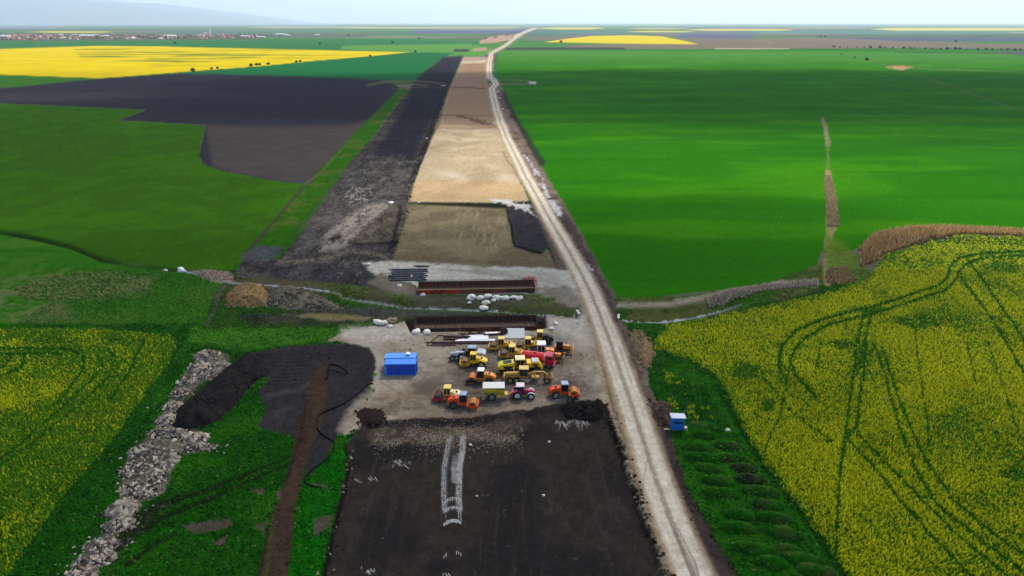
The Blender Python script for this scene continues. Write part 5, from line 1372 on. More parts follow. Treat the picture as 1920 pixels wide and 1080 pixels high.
# ------------------------------------------------------------------ containers
def container(label, px, py, L, Wd, Hh, m_side, m_roof, corr, heading=1.5):
    t = thing('container', label, 'container', px, py, heading)
    b = MB()
    n_ = int(L / .28)
    for s in (-1, 1):                                   # corrugated long sides
        prof = []
        for k in range(n_ + 1):
            x = -L / 2 + .12 + (L - .24) * k / n_
            prof.append((x, s * (Wd / 2 - (.02 if k % 2 else .055))))
        vs = [(x, y, .18) for x, y in prof] + [(x, y, Hh - .12) for x, y in prof]
        m_ = len(prof)
        b.add(vs, [(i, i + 1, i + 1 + m_, i + m_) for i in range(m_ - 1)])
    b.box(-L / 2 + .05, L / 2 - .05, -Wd / 2 + .07, Wd / 2 - .07, .15, Hh - .1)
    bo = b.build('wall', m_side, t)
    f = MB()
    for sx in (-1, 1):
        for sy in (-1, 1):
            f.box(*sorted((sx * L / 2, sx * (L / 2 - .16))), *sorted((sy * Wd / 2, sy * (Wd / 2 - .16))), 0, Hh)
    for sy in (-1, 1):
        f.box(-L / 2 + .16, L / 2 - .16, *sorted((sy * Wd / 2, sy * (Wd / 2 - .12))), 0, .18)
        f.box(-L / 2 + .16, L / 2 - .16, *sorted((sy * Wd / 2, sy * (Wd / 2 - .12))), Hh - .13, Hh)
    for sx in (-1, 1):
        f.box(*sorted((sx * L / 2, sx * (L / 2 - .12))), -Wd / 2 + .16, Wd / 2 - .16, Hh - .13, Hh)
    f.build('frame', m_roof, t)
    rf = MB().box(-L / 2 + .12, L / 2 - .12, -Wd / 2 + .12, Wd / 2 - .12, Hh - .1, Hh - .02)
    if corr:
        for k in range(22):
            x = -L / 2 + .4 + (L - .8) * k / 21
            rf.box(x, x + .11, -Wd / 2 + .2, Wd / 2 - .2, Hh - .02, Hh + .05)
    rf.build('roof', m_roof, t)
    dr = MB().box(L / 2, L / 2 + .05, -Wd / 2 + .2, -.03, .2, Hh - .2).box(L / 2, L / 2 + .05, .03, Wd / 2 - .2, .2, Hh - .2)
    for y in (-.7, -.3, .3, .7): dr.bar((L / 2 + .08, y, .2), (L / 2 + .08, y, Hh - .2), .025)
    dr.build('door', m_side, t)
    return t
t = container('blue container in front with a plain roof in sunlit brighter blue at the left of the yard', 752.5, 698, 6.5, 2.44, 2.6, M['blue'], M['lit_lightblue'], False)  # front container: sunlit roof and shaded walls are put into two blues
lt = MB()
for k in range(7): lt.box(-2.98, -2.82, -1.235, -1.222, .45 + k * .27, .45 + k * .27 + .2)
lt.build('lettering', mat('pale_lettering', C_(120, 200, 225), .5), t)
container('lighter blue container with a ribbed roof directly behind the plain roofed one', 752.5, 685.5, 6.6, 2.44, 2.45, M['lit_lightblue'], mat('sky_blue_sheet', C_(84, 160, 232), .4, 0, .06, .8), True)
x, y = g(766, 684)
o = MB().prism([(-.55, 0), (.55, 0), (.35, .32), (-.3, .36)], -.6, .6).build('roof_bag', M['white'], None, .12, True)
o.location = (x, y, 2.52)
tag(o, 'white bag lying on the ribbed roof of the rear blue container', 'bag')

# ------------------------------------------------------------------ guard hut by the road
t = thing('guard_hut', 'small bright blue guard hut with a white ribbed metal roof beside the road', 'hut', 1269, 803, -3)
w_ = MB().box(-1.1, 1.1, -.9, .9, .15, 2.45).build('wall', M['bluehut'], t, .02)
MB().box(-.72, .78, -.915, -.89, 1.5, 1.95).build('window', M['glass'], w_)
fr = MB()
for x in (-.74, -.36, .02, .4, .77): fr.box(x - .02, x + .02, -.93, -.912, 1.48, 1.97)
fr.box(-.76, .79, -.93, -.912, 1.46, 1.5).box(-.76, .79, -.93, -.912, 1.95, 1.99)
fr.build('window_frame', M['bluehut'], w_)
rf = MB()
rf.prism([(-1.28, 0), (1.28, 0), (1.28, .05), (-1.28, .05)], -1.1, 1.05)
for k in range(9): rf.box(-1.22 + k * .3, -1.08 + k * .3, -1.1, 1.05, .05, .12)
rf = rf.build('roof', mat('zinc_sheet', C_(196, 204, 212), .45, .1, .15, 1.5, dirt=.2), t)
rf.location = (-.05, 0, 2.58); rf.rotation_euler = (math.radians(-7), 0, 0)
MB().box(-1.0, 1.0, -.8, -.6, 0, .15).box(-1.0, 1.0, .6, .8, 0, .15).build('skid', M['wood'], t)
MB().box(-1.12, -1.095, -.6, .2, .2, 1.95).build('door', mat('hut_door_blue', C_(28, 92, 150), .5), w_)
for (px, py, sx, sy, sz, m_, nm, lab, ct) in ((1284, 806, .38, .32, .55, 'wood', 'wooden_crate', 'pale wooden crate standing against the right wall of the blue guard hut', 'crate'),
                                             (1253, 806, .7, .12, .08, 'wood', 'plank', 'short pale plank lying left of the blue guard hut', 'plank')):
    o = MB()
    o.box(-sx, sx, -sy, sy, 0, sz)
    for k in range(3): o.box(-sx - .03, sx + .03, -sy - .03, sy + .03, sz * (.12 + .34 * k), sz * (.2 + .34 * k))
    o = o.build(nm, M[m_])
    x, y = g(px, py); o.location = (x, y, gz(x, y) + .02)
    tag(o, lab, ct)
o = MB().cyl((0, 0, 1.6), .06, 3.2, 'z', 8).box(-.3, .3, -.03, .03, 2.9, 3.0).build('pole', M['black'])
x, y = g(1283, 797); o.location = (x, y, 0)
tag(o, 'thin dark pole standing right behind the blue guard hut', 'pole')

# ------------------------------------------------------------------ bridge abutment cages, formwork, steel and boards
def cage(label, a, b, depth, height, base, red, m_bar, seed):
    """a long reinforcement cage standing in shuttering, front foot from pixel a to pixel b"""
    (x0, y0), (x1, y1) = g(*a), g(*b)
    L = math.hypot(x1 - x0, y1 - y0)
    t = bpy.data.objects.new('rebar_cage', None); COL.objects.link(t)
    t.location = (x0, y0, base); t.rotation_euler = (0, 0, math.atan2(y1 - y0, x1 - x0))
    tag(t, label, 'rebar cage')
    rr = random.Random(seed)
    for nm, y in (('front_bars', .12), ('back_bars', depth)):
        bb = MB()
        n_ = int(L / .28)
        for k in range(n_ + 1):
            x = L * k / n_
            top = height * (1 if y > 1 else .62) + rr.uniform(-.1, .35)
            bb.bar((x, y, 0), (x + rr.uniform(-.04, .04), y, top), .035)
        for z in np.arange(.25, height * (1 if y > 1 else .62), .3):
            bb.bar((0, y - .05, z), (L, y - .05, z), .03)
        bb.build(nm, m_bar, t)
    ti = MB()
    for k in range(int(L / .9)):
        x = .4 + k * .9 + rr.uniform(-.2, .2)
        for z in (.5, height * .55):
            ti.bar((x, .12, z), (x, depth, z + rr.uniform(-.05, .05)), .035)
    ti.build('tie_bars', m_bar, t)
    MB().box(0, L, .3, depth - .1, -.3, .12).build('footing', mat('dark_footing', C_(96, 78, 62), .9, 0, .3, .8, bump=.3), t)
    for k in range(8):
        xa, xb = L * k / 8 + .02, L * (k + 1) / 8 - .02
        c = red[k % len(red)]
        MB().box(xa, xb, -.06, .02, -.1, 1.15).build('shutter_board', mat('shutter_%02x%02x%02x' % c, C_(*c), .8, 0, .25, 1.2, dirt=.5), t)
    MB().box(-.02, L + .02, -.14, -.06, 1.15, 1.22).build('waling', M['wood'] if red[0][0] > 150 else M['beam'], t)
    MB().box(0, L, depth + .08, depth + .14, 0, height * .8).build('back_shutter', mat('brown_back_board', C_(104, 66, 46), .85, 0, .35, .9, dirt=.5), t)
    for x in (-.06, L): MB().box(x, x + .06, 0, depth, 0, height * .6).build('end_shutter', M['beam'], t)
    if red[0][0] > 150:
        po = MB()
        for x in (L * .5, L * .56, L - .1, L - .5): po.bar((x, .2, 0), (x + .05, .25, height + 1.1), .06)
        po.bar((L * .55, .3, height * .4), (L * .6, 1.0, height + .9), .08)
        po.build('tall_bars', M['beam'], t)
    return t
cage('rusty rebar cage with bright red shutter boards on the far bank of the stream', (783, 551), (1003, 547), 4.6, 2.1, 0.0, [(176, 36, 20), (150, 34, 22), (190, 50, 30), (120, 66, 36), (110, 44, 26), (130, 60, 40), (96, 40, 24), (70, 36, 24)], M['rebar'], 1)
cage('dark brown rebar cage sunk in the near pit behind the parked machines', (776, 617), (1008, 612), 5.4, 2.2, -1.1, [(70, 34, 26), (56, 30, 24), (80, 40, 28), (72, 36, 26), (120, 56, 26), (62, 34, 26), (56, 30, 26), (104, 44, 26)], M['rebardark'], 2)

# orange safety net round the right end of the far cage
t = thing('safety_net', 'orange safety net looped round the right end of the red shuttered cage', 'safety net', 992, 532)
loop = [(-1.3, 3.6), (0, 4.4), (1.3, 4.0), (2.1, 2.4), (2.1, .2), (1.3, -1.8), (-.2, -2.3)]
ring = []
for i in range(len(loop) - 1):
    for k in range(5):
        f = k / 5
        ring.append((loop[i][0] * (1 - f) + loop[i + 1][0] * f, loop[i][1] * (1 - f) + loop[i + 1][1] * f))
nb = MB()
for z in (.1, .3, .5, .7, .9, 1.05): nb.tube([(x, y, z - .06 * math.sin(i * .6)) for i, (x, y) in enumerate(ring)], .045, 5)
for i, (x, y) in enumerate(ring): nb.bar((x, y, .05), (x, y, 1.05), .03)
nb.build('mesh', M['net'], t)
for x, y in loop: MB().bar((x, y, 0), (x, y, 1.25), .05).build('post', M['beam'], t)

# dark bundles of reinforcement bars
for k, (px, py, L, lab) in enumerate([(790, 500, 3.2, 'short dark bar bundle lying apart at the top of the stack'), (766, 506, 9.6, 'dark bar bundle, farthest of the long ones in the stack'), (767, 510, 9.4, 'dark bar bundle with a gap to the one before it'), (764, 514, 9.2, 'dark bar bundle in the middle of the stack'),
                                     (766, 518, 9.8, 'dark bar bundle next to the middle, slightly longer'), (763, 522, 9.0, 'dark bar bundle second from the near side of the stack'), (766, 525.5, 9.0, 'dark rust flecked bar bundle on the near side of the stack')]):
    b_ = MB(); rr = random.Random(k)
    for j in range(9):
        y = (j % 5 - 2) * .2 + rr.uniform(-.06, .06); z = .12 + .14 * (j // 5)
        o_ = rr.uniform(-1.0, 1.0)
        b_.tube([(-L / 2 + o_, y, z), (0, y + rr.uniform(-.04, .04), z + .02), (L / 2 + o_, y, z)], .11, 6)
    o = b_.build('bar_bundle', M['darksteel'])
    x, y = g(px, py); o.location = (x, y, gz(x, y)); o.rotation_euler = (0, 0, math.radians(1.5 + rr.uniform(-1, 1)))
    tag(o, lab, 'bar bundle', 'bundles of dark steel bars on the pale apron')

# beams, boards and channels lying behind the machines
def lying(name, lab, cat, m, px, py, L, w, h, rot, group=None, dz=0.0):
    o = MB().box(-L / 2, L / 2, -w / 2, w / 2, 0, h)
    if name == 'steel_beam':
        o = MB().box(-L / 2, L / 2, -w / 2, w / 2, 0, h * .2).box(-L / 2, L / 2, -w * .1, w * .1, h * .2, h * .8).box(-L / 2, L / 2, -w / 2, w / 2, h * .8, h)
    o = o.build(name, m)
    x, y = g(px, py); o.location = (x, y, gz(x, y) + .03 + dz); o.rotation_euler = (0, 0, math.radians(rot))
    tag(o, lab, cat, group)
    return o
G1 = 'brown steel beams behind the machines'
lying('steel_beam', 'dark brown beam lying farthest left, next to the white boards', 'steel beam', M['beam'], 848, 633, 4.2, .45, .4, -6, G1)
lying('steel_beam', 'short dark beam in front of the left one', 'steel beam', M['beam'], 845, 637, 3.2, .5, .35, -2, G1)
lying('steel_beam', 'dark beam slanting onto the left edge of the white boards', 'steel beam', M['beam'], 864, 632, 4.6, .35, .35, -8, G1)
lying('steel_beam', 'thin very long brown beam between the boards and the grey soil mixer', 'steel beam', M['beam'], 866, 642, 16.5, .28, .25, 2, G1)
lying('steel_beam', 'second very long brown beam just in front of the first long one', 'steel beam', M['beam'], 880, 645, 17.0, .24, .22, 1, G1)
lying('steel_beam', 'brown beam ending at the upright brown plate', 'steel beam', M['beam'], 928, 628, 5.2, .4, .35, 7, G1)
lying('steel_beam', 'short straight bar lying alone behind the front wheel of the soil mixer', 'steel beam', M['beam'], 841, 648, 3.4, .16, .15, 0, G1)
G2 = 'white boards behind the machines'
lying('white_board', 'large white board in the middle of the pile of boards', 'board', M['sheet'], 897, 633, 4.6, 2.4, .12, 3, G2)
lying('white_board', 'long white board sticking out left below the big one', 'board', M['sheet'], 876, 638, 5.4, 1.0, .08, 3, G2)
lying('white_board', 'white board sticking out far right towards the upright plate', 'board', M['sheet'], 922, 625, 3.0, 1.0, .1, 5, G2)
lying('white_board', 'white board lowest of the pile, partly behind the yellow roller', 'board', M['sheet'], 908, 638, 5.0, 1.0, .08, 2, G2)
lying('ground_sheet', 'grey metal sheet lying flat between the upright plate and the rollers', 'metal sheet', mat('grey_sheet', C_(176, 184, 176), .6, 0, .08, 1.0, dirt=.2), 962, 625, 5.4, 5.5, .06, 0)
for k, (px, py, lab) in enumerate([(868, 628, 'leftmost tangle of rusty rods behind the white boards'), (884, 626.5, 'tangle of rusty rods in the middle behind the white boards'), (900, 626, 'rightmost tangle of rusty rods behind the white boards')]):
    b_ = MB(); rr = random.Random(20 + k)
    for j in range(14):
        x0, y0 = rr.uniform(-1.1, .5), rr.uniform(-.5, .5)
        b_.bar((x0, y0, .1), (x0 + rr.uniform(.4, 1.4), y0 + rr.uniform(-.5, .5), rr.uniform(.1, .8)), .06)
    o = b_.build('rod_tangle', M['rebardark'])
    x, y = g(px, py); o.location = (x, y, gz(x, y)); tag(o, lab, 'steel rods', 'rusty rod tangles')
o = MB().xprism([(-.9, 0), (.9, 0), (.85, .9), (.5, 1.5), (0, 1.7), (-.5, 1.5), (-.85, .9)], -.45, .15).build('end_plate', M['beam'], None, .05)
x, y = g(946, 627); o.location = (x, y, gz(x, y)); o.rotation_euler = (0, 0, math.radians(-55)); tag(o, 'upright rounded brown steel plate at the right end of the board pile', 'steel plate')
o = MB().bar((0, 0, .12), (2.1, 5.0, .12), .11).bar((2.1, 5.0, .12), (3.3, 5.0, .12), .11).bar((0, 0, .12), (4.2, -.5, .12), .11).build('frame_rail', M['beam'])
x, y = g(800, 648); o.location = (x, y, gz(x, y)); tag(o, 'bent brown steel frame lying open on the ground left of the long beams', 'steel frame')

# pale boulders: on the far bank, at the near pit, and strays
def boulder(px, py, r, lab, cat='boulder', name='boulder', m=None, group=None, flat=.65):
    import bmesh
    bm = bmesh.new()
    bmesh.ops.create_icosphere(bm, subdivisions=3, radius=1.0)
    co = np.array([v.co[:] for v in bm.verts])
    sd_ = int(px * 7 + py)
    d = fbm(co[:, 0] * 1.3 + sd_, co[:, 1] * 1.3 + co[:, 2] * 1.7, sd_, 3)
    for v, q in zip(bm.verts, d):
        f = 1 + 1.15 * q
        v.co = Vector((v.co.x * r * f * 1.2, v.co.y * r * f, max(v.co.z, -.4) * r * f * flat))
    me = bpy.data.meshes.new(name); bm.to_mesh(me); bm.free()
    me.polygons.foreach_set('use_smooth', np.ones(len(me.polygons), dtype=bool))
    me.materials.append(m or M['stone'])
    o = bpy.data.objects.new(name, me); COL.objects.link(o)
    x, y = g(px, py); o.location = (x, y, gz(x, y) + r * .25); o.rotation_euler = (0, 0, px)
    tag(o, lab, cat, group)
    return o
GB = 'pale boulders on the far stream bank below the red cage'
for px, py, r, lab in [(884, 560, 1.15, 'largest pale boulder at the left end of the row on the bank'), (902, 560, .85, 'rounded pale boulder, second in the row from the left end'), (915, 558, .95, 'wide flat pale boulder in the back of the row'), (931, 561, 1.0, 'pale boulder in the middle of the row, touching its right neighbour'),
                       (948, 561, .95, 'tall pale boulder right of the touching pair'), (962, 560, .85, 'pale boulder next to last at the right end'), (973, 562, 1.0, 'pale boulder at the right end beside the dark rubble'), (925, 565, .6, 'small pale boulder just below the row'),
                       (911, 568, .95, 'round pale boulder lying below the row'), (907, 575, .95, 'flat pale boulder lowest down near the stream'), (880, 568, .45, 'small slim pale boulder below the largest one'), (940, 560, .6, 'small pale boulder squeezed between two larger ones')]:
    boulder(px, py, r, lab, group=GB)
GN = 'pale boulders round the near pit'
for px, py, r, lab in [(709, 607, 1.2, 'big pale boulder of the pair at the left end of the near pit'), (720, 608, 1.0, 'rounder pale boulder of the pair left of the near pit'), (731, 613, .6, 'flat pale stone in front of the boulder pair'), (781, 623, 1.15, 'wide pale boulder below the left corner of the near pit'),
                       (800, 624.5, .9, 'pale boulder between the wide one and the bent frame'), (820, 618, .5, 'small pale boulder on the front rim of the near pit'), (1042, 607, .6, 'slab like pale stone right of the near pit'), (1034, 617, .6, 'pale stone nearest the tall yellow roller'),
                       (793, 554.5, .7, 'flat white stone at the left foot of the red shuttered cage'), (749, 537, .6, 'white stone below the bar bundles')]:
    boulder(px, py, r, lab, group=GN if px < 1050 and py > 590 else None)
boulder(735, 604, 1.3, 'brown earthy lump between the pale boulders and the near pit', 'boulder', 'boulder', mat('earthy_stone', C_(150, 128, 96), .9, 0, .25, 2.0, bump=.5))
boulder(340, 509, 1.0, 'white sack standing at the end of the field ditch in the left meadow', 'sack', 'sack', M['white'], flat=.9)
boulder(309, 507, .7, 'faded white sack lying left of the brighter one by the ditch', 'sack', 'sack', M['lightgrey'], flat=.5)
boulder(691, 497, .7, 'pale stone at the edge of the dark strip left of the apron', 'boulder')
boulder(733, 382, 1.1, 'white stone at the top of the pale ramp left of the strip', 'boulder')
boulder(785, 380, .5, 'small white stone on the edge of the dark strip by the pale ramp', 'boulder')
boulder(882, 828, .22, 'tiny white stone on the black pad right of the chalky tracks', 'boulder')
boulder(1019, 922, .2, 'tiny bright white stone near the middle of the black pad', 'boulder')
boulder(894, 923, .16, 'tiny white stone on the black pad just beside the chalky tracks', 'boulder')
boulder(1030, 822, .2, 'tiny white stone on the back part of the black pad', 'boulder')
boulder(1365, 807, .4, 'white scrap lying in the grass between hut and rape', 'boulder')
GR = 'white markers beside the far road'
for px, py, lab in [(829, 161, 'white marker stone of a pair on the dark strip'), (833, 161, 'white marker stone, right one of the pair on the dark strip'), (919, 158, 'white marker left of the road bend'), (934, 158, 'white marker right of the road bend'), (934, 172, 'white marker just below the road bend'),
                    (917, 182, 'white marker on the left road edge below the bend'), (937, 184, 'white forked marker heap right of the road'), (943, 205, 'white marker heap right of the road farther down'), (800, 260, 'white marker on the left rim of the tan strip'), (926, 232, 'white marker at the right rim of the tan strip'), (987, 298, 'pale slab beside the road where the sunlit tan strip ends')]:
    boulder(px, py, .9 if py < 220 else .7, lab, group=GR)
# pale film scraps and culvert heads
for px, py, h_, lab in [(1084, 586, 12, 'pale concrete culvert head left of the dirt road'), (1160, 590, -10, 'pale concrete culvert head right of the dirt road')]:
    t = thing('culvert_head', lab, 'culvert', px, py, h_)
    w = MB().box(-.18, .18, -1.2, 1.2, -1.0, .7).build('head_wall', M['concrete'], t, .03)
    MB().box(-.3, .3, -1.3, 1.3, .7, .85).build('cap', M['concrete'], w, .02)
    MB().cyl((-.2 if px < 1100 else .2, 0, -.35), .45, .12, 'x', 18).build('pipe_mouth', M['grille'], t)
# hose and pump pipe
hp_ = [(700, 720), (690, 722), (676, 735), (660, 747), (640, 760), (618, 769), (604, 775), (596, 783), (595, 797), (598, 808), (607, 817), (620, 825), (627, 832), (626, 842), (618, 855), (603, 870), (588, 880), (574, 893), (571, 903), (577, 910), (590, 914), (604, 915)]
P3 = []
for i in range(len(hp_) - 1):
    for k in range(6):
        f = k / 6
        p0 = hp_[max(i - 1, 0)]; p1 = hp_[i]; p2 = hp_[i + 1]; p3 = hp_[min(i + 2, len(hp_) - 1)]
        q = [0.5 * ((2 * p1[j]) + (-p0[j] + p2[j]) * f + (2 * p0[j] - 5 * p1[j] + 4 * p2[j] - p3[j]) * f * f + (-p0[j] + 3 * p1[j] - 3 * p2[j] + p3[j]) * f ** 3) for j in (0, 1)]
        x, y = g(*q); P3.append((x, y, gz(x, y) + .16))
o = MB().tube(P3, .13, 8).build('hose', M['hose'], None, 0, True)
tag(o, 'long black hose winding over the dark soil from the yard to the grass', 'hose')
(x0, y0), (x1, y1), (x2, y2) = g(612, 712), g(618, 692), g(652, 700)
o = MB().tube([(x0, y0, .15), (x0 + .1, y0 + 1.2, .3), (x1, y1, .9), (x1 + .5, y1 + .1, 1.0), ((x1 + x2) / 2, (y1 + y2) / 2 + .6, .9), (x2 - .4, y2, .7), (x2, y2 - .3, .2)], .19, 8).build('pump_pipe', M['hose'], None, 0, True)
tag(o, 'bent black pump pipe standing at the top of the brown strip', 'pipe')

# ------------------------------------------------------------------ far things: bushes, village, church, rigs
leafm = attr_mat('foliage', 0.8, None, spec=0.05)
def make_crown(name, r, h, c, seed, n=240, parent=None, z0=0.0):
    """leaf clumps spread unevenly through a crown's volume"""
    rg = np.random.default_rng(seed)
    p = rg.normal(0, 1, (n, 3)); p /= np.linalg.norm(p, axis=1)[:, None]
    p *= (rg.uniform(.35, 1, n) ** .5)[:, None] * (1 + .6 * (vnoise(p[:, 0] * 2 + seed, p[:, 1] * 2 + p[:, 2] * 2, seed) - .5))[:, None]
    ctr = p * np.array([r, r, h / 2]) + np.array([0, 0, z0 + h / 2])
    s_ = rg.uniform(.16, .3, n) * r
    V = np.zeros((n, 4, 3))
    for k in range(4):
        d = rg.normal(0, 1, (n, 3)); d /= np.linalg.norm(d, axis=1)[:, None]
        V[:, k] = ctr + d * s_[:, None]
    F = (np.arange(n)[:, None, None] * 4 + np.array([[0, 1, 2], [0, 2, 3], [0, 1, 3], [1, 2, 3]])[None]).reshape(-1, 3)
    cc = np.repeat((lin(c) * rg.uniform(.55, 1.35, n)[:, None])[:, None, :], 4, 1).reshape(-1, 3)
    o = np_mesh(name, V.reshape(-1, 3), F, cc, leafm)
    if parent: o.parent = parent
    return o
def make_tree(name, r, h, c, seed, lab, px, py, cat='tree', group=None, trunk=.28):
    t = thing(name, lab, cat, px, py, 0, group)
    make_crown('crown', r, h * (1 - trunk), c, seed, 240, t, h * trunk)
    k = MB().cyl((0, 0, h * .25), r * .14, h * .5, 'z', 7, r * .07)
    k.bar((0, 0, h * .4), (r * .4, .1, h * .65), r * .05).bar((0, 0, h * .42), (-r * .4, -.1, h * .68), r * .05)
    k.build('trunk', mat('bark', (.08, .06, .04), .9), t)
    return t
def bush_tree(root, px, py, s, lab, group):
    c = copy_tree(root)
    x, y = g(px, py); s *= 1.0 if py > 110 else 0.72; c.location = (x, y, 0); c.scale = (s, s, s * .9); c.rotation_euler = (0, 0, px * 1.7)
    tag(c, lab, None, group); return c
B0 = make_tree('bush', 3.2, 5.0, (34, 62, 22), 3, 'dark bush leftmost along the diagonal lower edge of the big rape field', 362, 134, 'bush', 'bushes along the edge of the big rape field', .08)
for px, py, s, lab in [(397, 130, .7, 'low dark bush next to the leftmost along the rape edge'), (408, 129, .7, 'low dark bush of a pair along the rape edge'), (471, 124.5, 1.0, 'dark bush starting the cluster of three at the rape edge'), (481, 123, .9, 'dark bush in the middle of the cluster at the rape edge'), (487, 122.3, .8, 'dark bush ending the cluster at the rape edge'),
                       (503, 121.5, .9, 'dark bush alone right of the cluster at the rape edge'), (556, 117, .8, 'dark bush of the last pair along the rape edge'), (563, 116.5, .8, 'dark bush nearest the tip of the yellow rape field')]:
    bush_tree(B0, px, py, s, lab, 'bushes along the edge of the big rape field')
for px, py, s, lab in [(779, 98, 1.4, 'lone bush just right of the tip of the big rape field'), (694, 106, 1.2, 'small bush below the tip of the big rape field'), (785, 73.5, 2.2, 'lone tree on the green left of the far construction'), (654, 67, 2.6, 'lone tree on the far green plain left'), (736, 81, 2.4, 'lone bush on the mid green left of the strips'),
                       (1792, 79, 2.4, 'lone dark tree on the far plain at the right'), (1538, 70, 2.6, 'left tree of a far pair beyond the fallow land'), (1547, 70, 2.2, 'right tree of a far pair beyond the fallow land'), (1052, 80, 2.5, 'bush at the left tip of the far yellow field'), (328, 82, 2.2, 'bush between the village and the big rape field'), (600, 83.5, 2, 'bush on the mid green behind the rape field'), (1577, 102, .8, 'bush in the green at the far end of the wheat track'), (1603, 108.5, .8, 'second bush where the wheat track begins'), (1625, 113.5, 1.2, 'largest bush at the start of the wheat track')]:
    bush_tree(B0, px, py, s, lab, None)
# hedge line beyond the wheat
for k in range(26):
    px = 1565 + k * 14 + random.uniform(-5, 5)
    bush_tree(B0, px, 89 + (px - 1565) * .017 + random.uniform(-.2, .2), random.uniform(.9, 1.9), 'small dark bush of the scattered hedge beyond the wheat on the right', 'hedge bushes beyond the wheat')
# the village
VW = [mat('plaster_white', C_(226, 222, 216), .8), mat('plaster_cream', C_(214, 196, 170), .8), mat('plaster_pink', C_(206, 168, 150), .8)]
VR = [mat('tile_red', C_(170, 92, 72), .85), mat('tile_brown', C_(132, 92, 80), .85), mat('sheet_grey', C_(190, 194, 200), .6)]
def house(kind, L, w, h, rh):
    t = bpy.data.objects.new('house', None); COL.objects.link(t)
    MB().box(-L / 2, L / 2, -w / 2, w / 2, 0, h).build('wall', VW[kind % 3], t)
    MB().prism([(-w / 2 - .5, h), (w / 2 + .5, h), (0, h + rh)], -L / 2 - .4, L / 2 + .4).build('roof', VR[kind // 3], t).rotation_euler = (0, 0, math.pi / 2)
    b = MB()
    for k in range(3): b.box(-L / 2 + L * (k + .5) / 3 - .6, -L / 2 + L * (k + .5) / 3 + .6, -w / 2 - .03, -w / 2 + .01, 1.0, 2.4)
    b.build('window', M['glass'], t)
    return t
kinds = []
HL = {0: 'white walled village house under a red tiled roof among trees', 1: 'cream walled village house under a red tiled roof among trees', 2: 'pinkish village house under a red tiled roof among trees', 3: 'white walled village house under a brown roof among trees', 4: 'cream walled village house under a brown roof among trees', 6: 'long white village building under a pale grey sheet roof'}
for k in HL:
    kinds.append((k, house(k, 13 if k < 6 else 30, 9 if k < 6 else 13, 4.2, 3.2 if k < 6 else 2.4)))
first = {k: True for k, _ in kinds}
rr = random.Random(5)
NH = 170
for i in range(NH):
    u = rr.random()
    px = -110 + 600 * u ** 1.15
    wd = 3.2 + 5.0 * (1 - abs(u - .35))
    py = 71 + rr.uniform(-.75, .75) * wd * .8 - .004 * px
    k, root = kinds[rr.choices(range(6), [4, 3, 3, 2, 2, 1.3])[0]]
    if first[k]: o = root; first[k] = False
    else: o = copy_tree(root)
    x, y = g(px, py)
    o.location = (x, y, 0); o.rotation_euler = (0, 0, rr.choice([0, 1.57, .3, -.3]) + rr.uniform(-.2, .2)); s_ = rr.uniform(.9, 1.45); o.scale = (s_,) * 3
    tag(o, HL[k], 'house', HL[k].replace('house', 'houses').replace('building', 'buildings') + ' (left village)')
for px, py, sc, lab in [(525, 66.5, 1.6, 'largest pale farm building at the far right of the village'), (534, 66.5, 1.1, 'smaller pale farm building beside the largest one'), (541, 67, .8, 'smallest pale farm shed of the group right of the village'), (595, 66.5, 1.0, 'lone pale farm shed on the plain right of the village'), (163, 70, 2.0, 'longest white roofed hall in the middle of the village'), (320, 70.5, 1.8, 'white hall between the dark conifers of the village'), (10, 71, 1.8, 'bluish white hall at the left end of the village')]:
    o = copy_tree(kinds[5][1]); x, y = g(px, py); o.location = (x, y, 0); o.rotation_euler = (0, 0, .1); o.scale = (sc,) * 3; tag(o, lab, 'farm building', None)
    if 'group' in o.keys(): del o['group']
t = thing('church', 'white village church with a pointed tower at the right end of the village', 'church', 388, 67.5, 0)
MB().box(-12, 12, -7, 7, 0, 12).build('nave', VW[0], t)
MB().xprism([(-8, 12), (8, 12), (0, 19)], -12.5, 12.5).build('roof', VR[2], t)
tw = MB().box(12, 20, -4, 4, 0, 30).build('tower', VW[0], t)
MB().add([(11.5, -4.5, 30), (20.5, -4.5, 30), (20.5, 4.5, 30), (11.5, 4.5, 30), (16, 0, 44)], [(0, 1, 4), (1, 2, 4), (2, 3, 4), (3, 0, 4), (3, 2, 1, 0)]).build('spire', VR[2], tw)
T0 = make_tree('village_tree', 5.0, 9.5, (84, 92, 62), 9, 'grey green bare looking tree among the village houses', 60, 72, 'tree', 'grey green trees among the village houses')
for i in range(190):
    u = rr.random(); px = -110 + 640 * u; py = 71.5 + rr.uniform(-1, 1) * (4.2 + 2 * (1 - u)) * .85 - .005 * px
    bush_tree(T0, px, py, rr.uniform(.8, 1.5), 'grey green bare looking tree among the village houses', 'grey green trees among the village houses')
T1 = make_tree('conifer', 4.0, 15, (22, 48, 34), 12, 'dark conifer leftmost of the tall group in the village', 312, 72.5, 'tree', 'tall dark conifers in the village', .08)
for px, lab in ((329, 'dark conifer left of the tight clump in the village'), (333, 'dark conifer in the tight clump in the village'), (336, 'broad dark conifer at the right of the tight clump in the village'), (345, 'dark conifer standing rightmost in the village group')):
    bush_tree(T1, px, 72.5, 1.1, lab, 'tall dark conifers in the village')
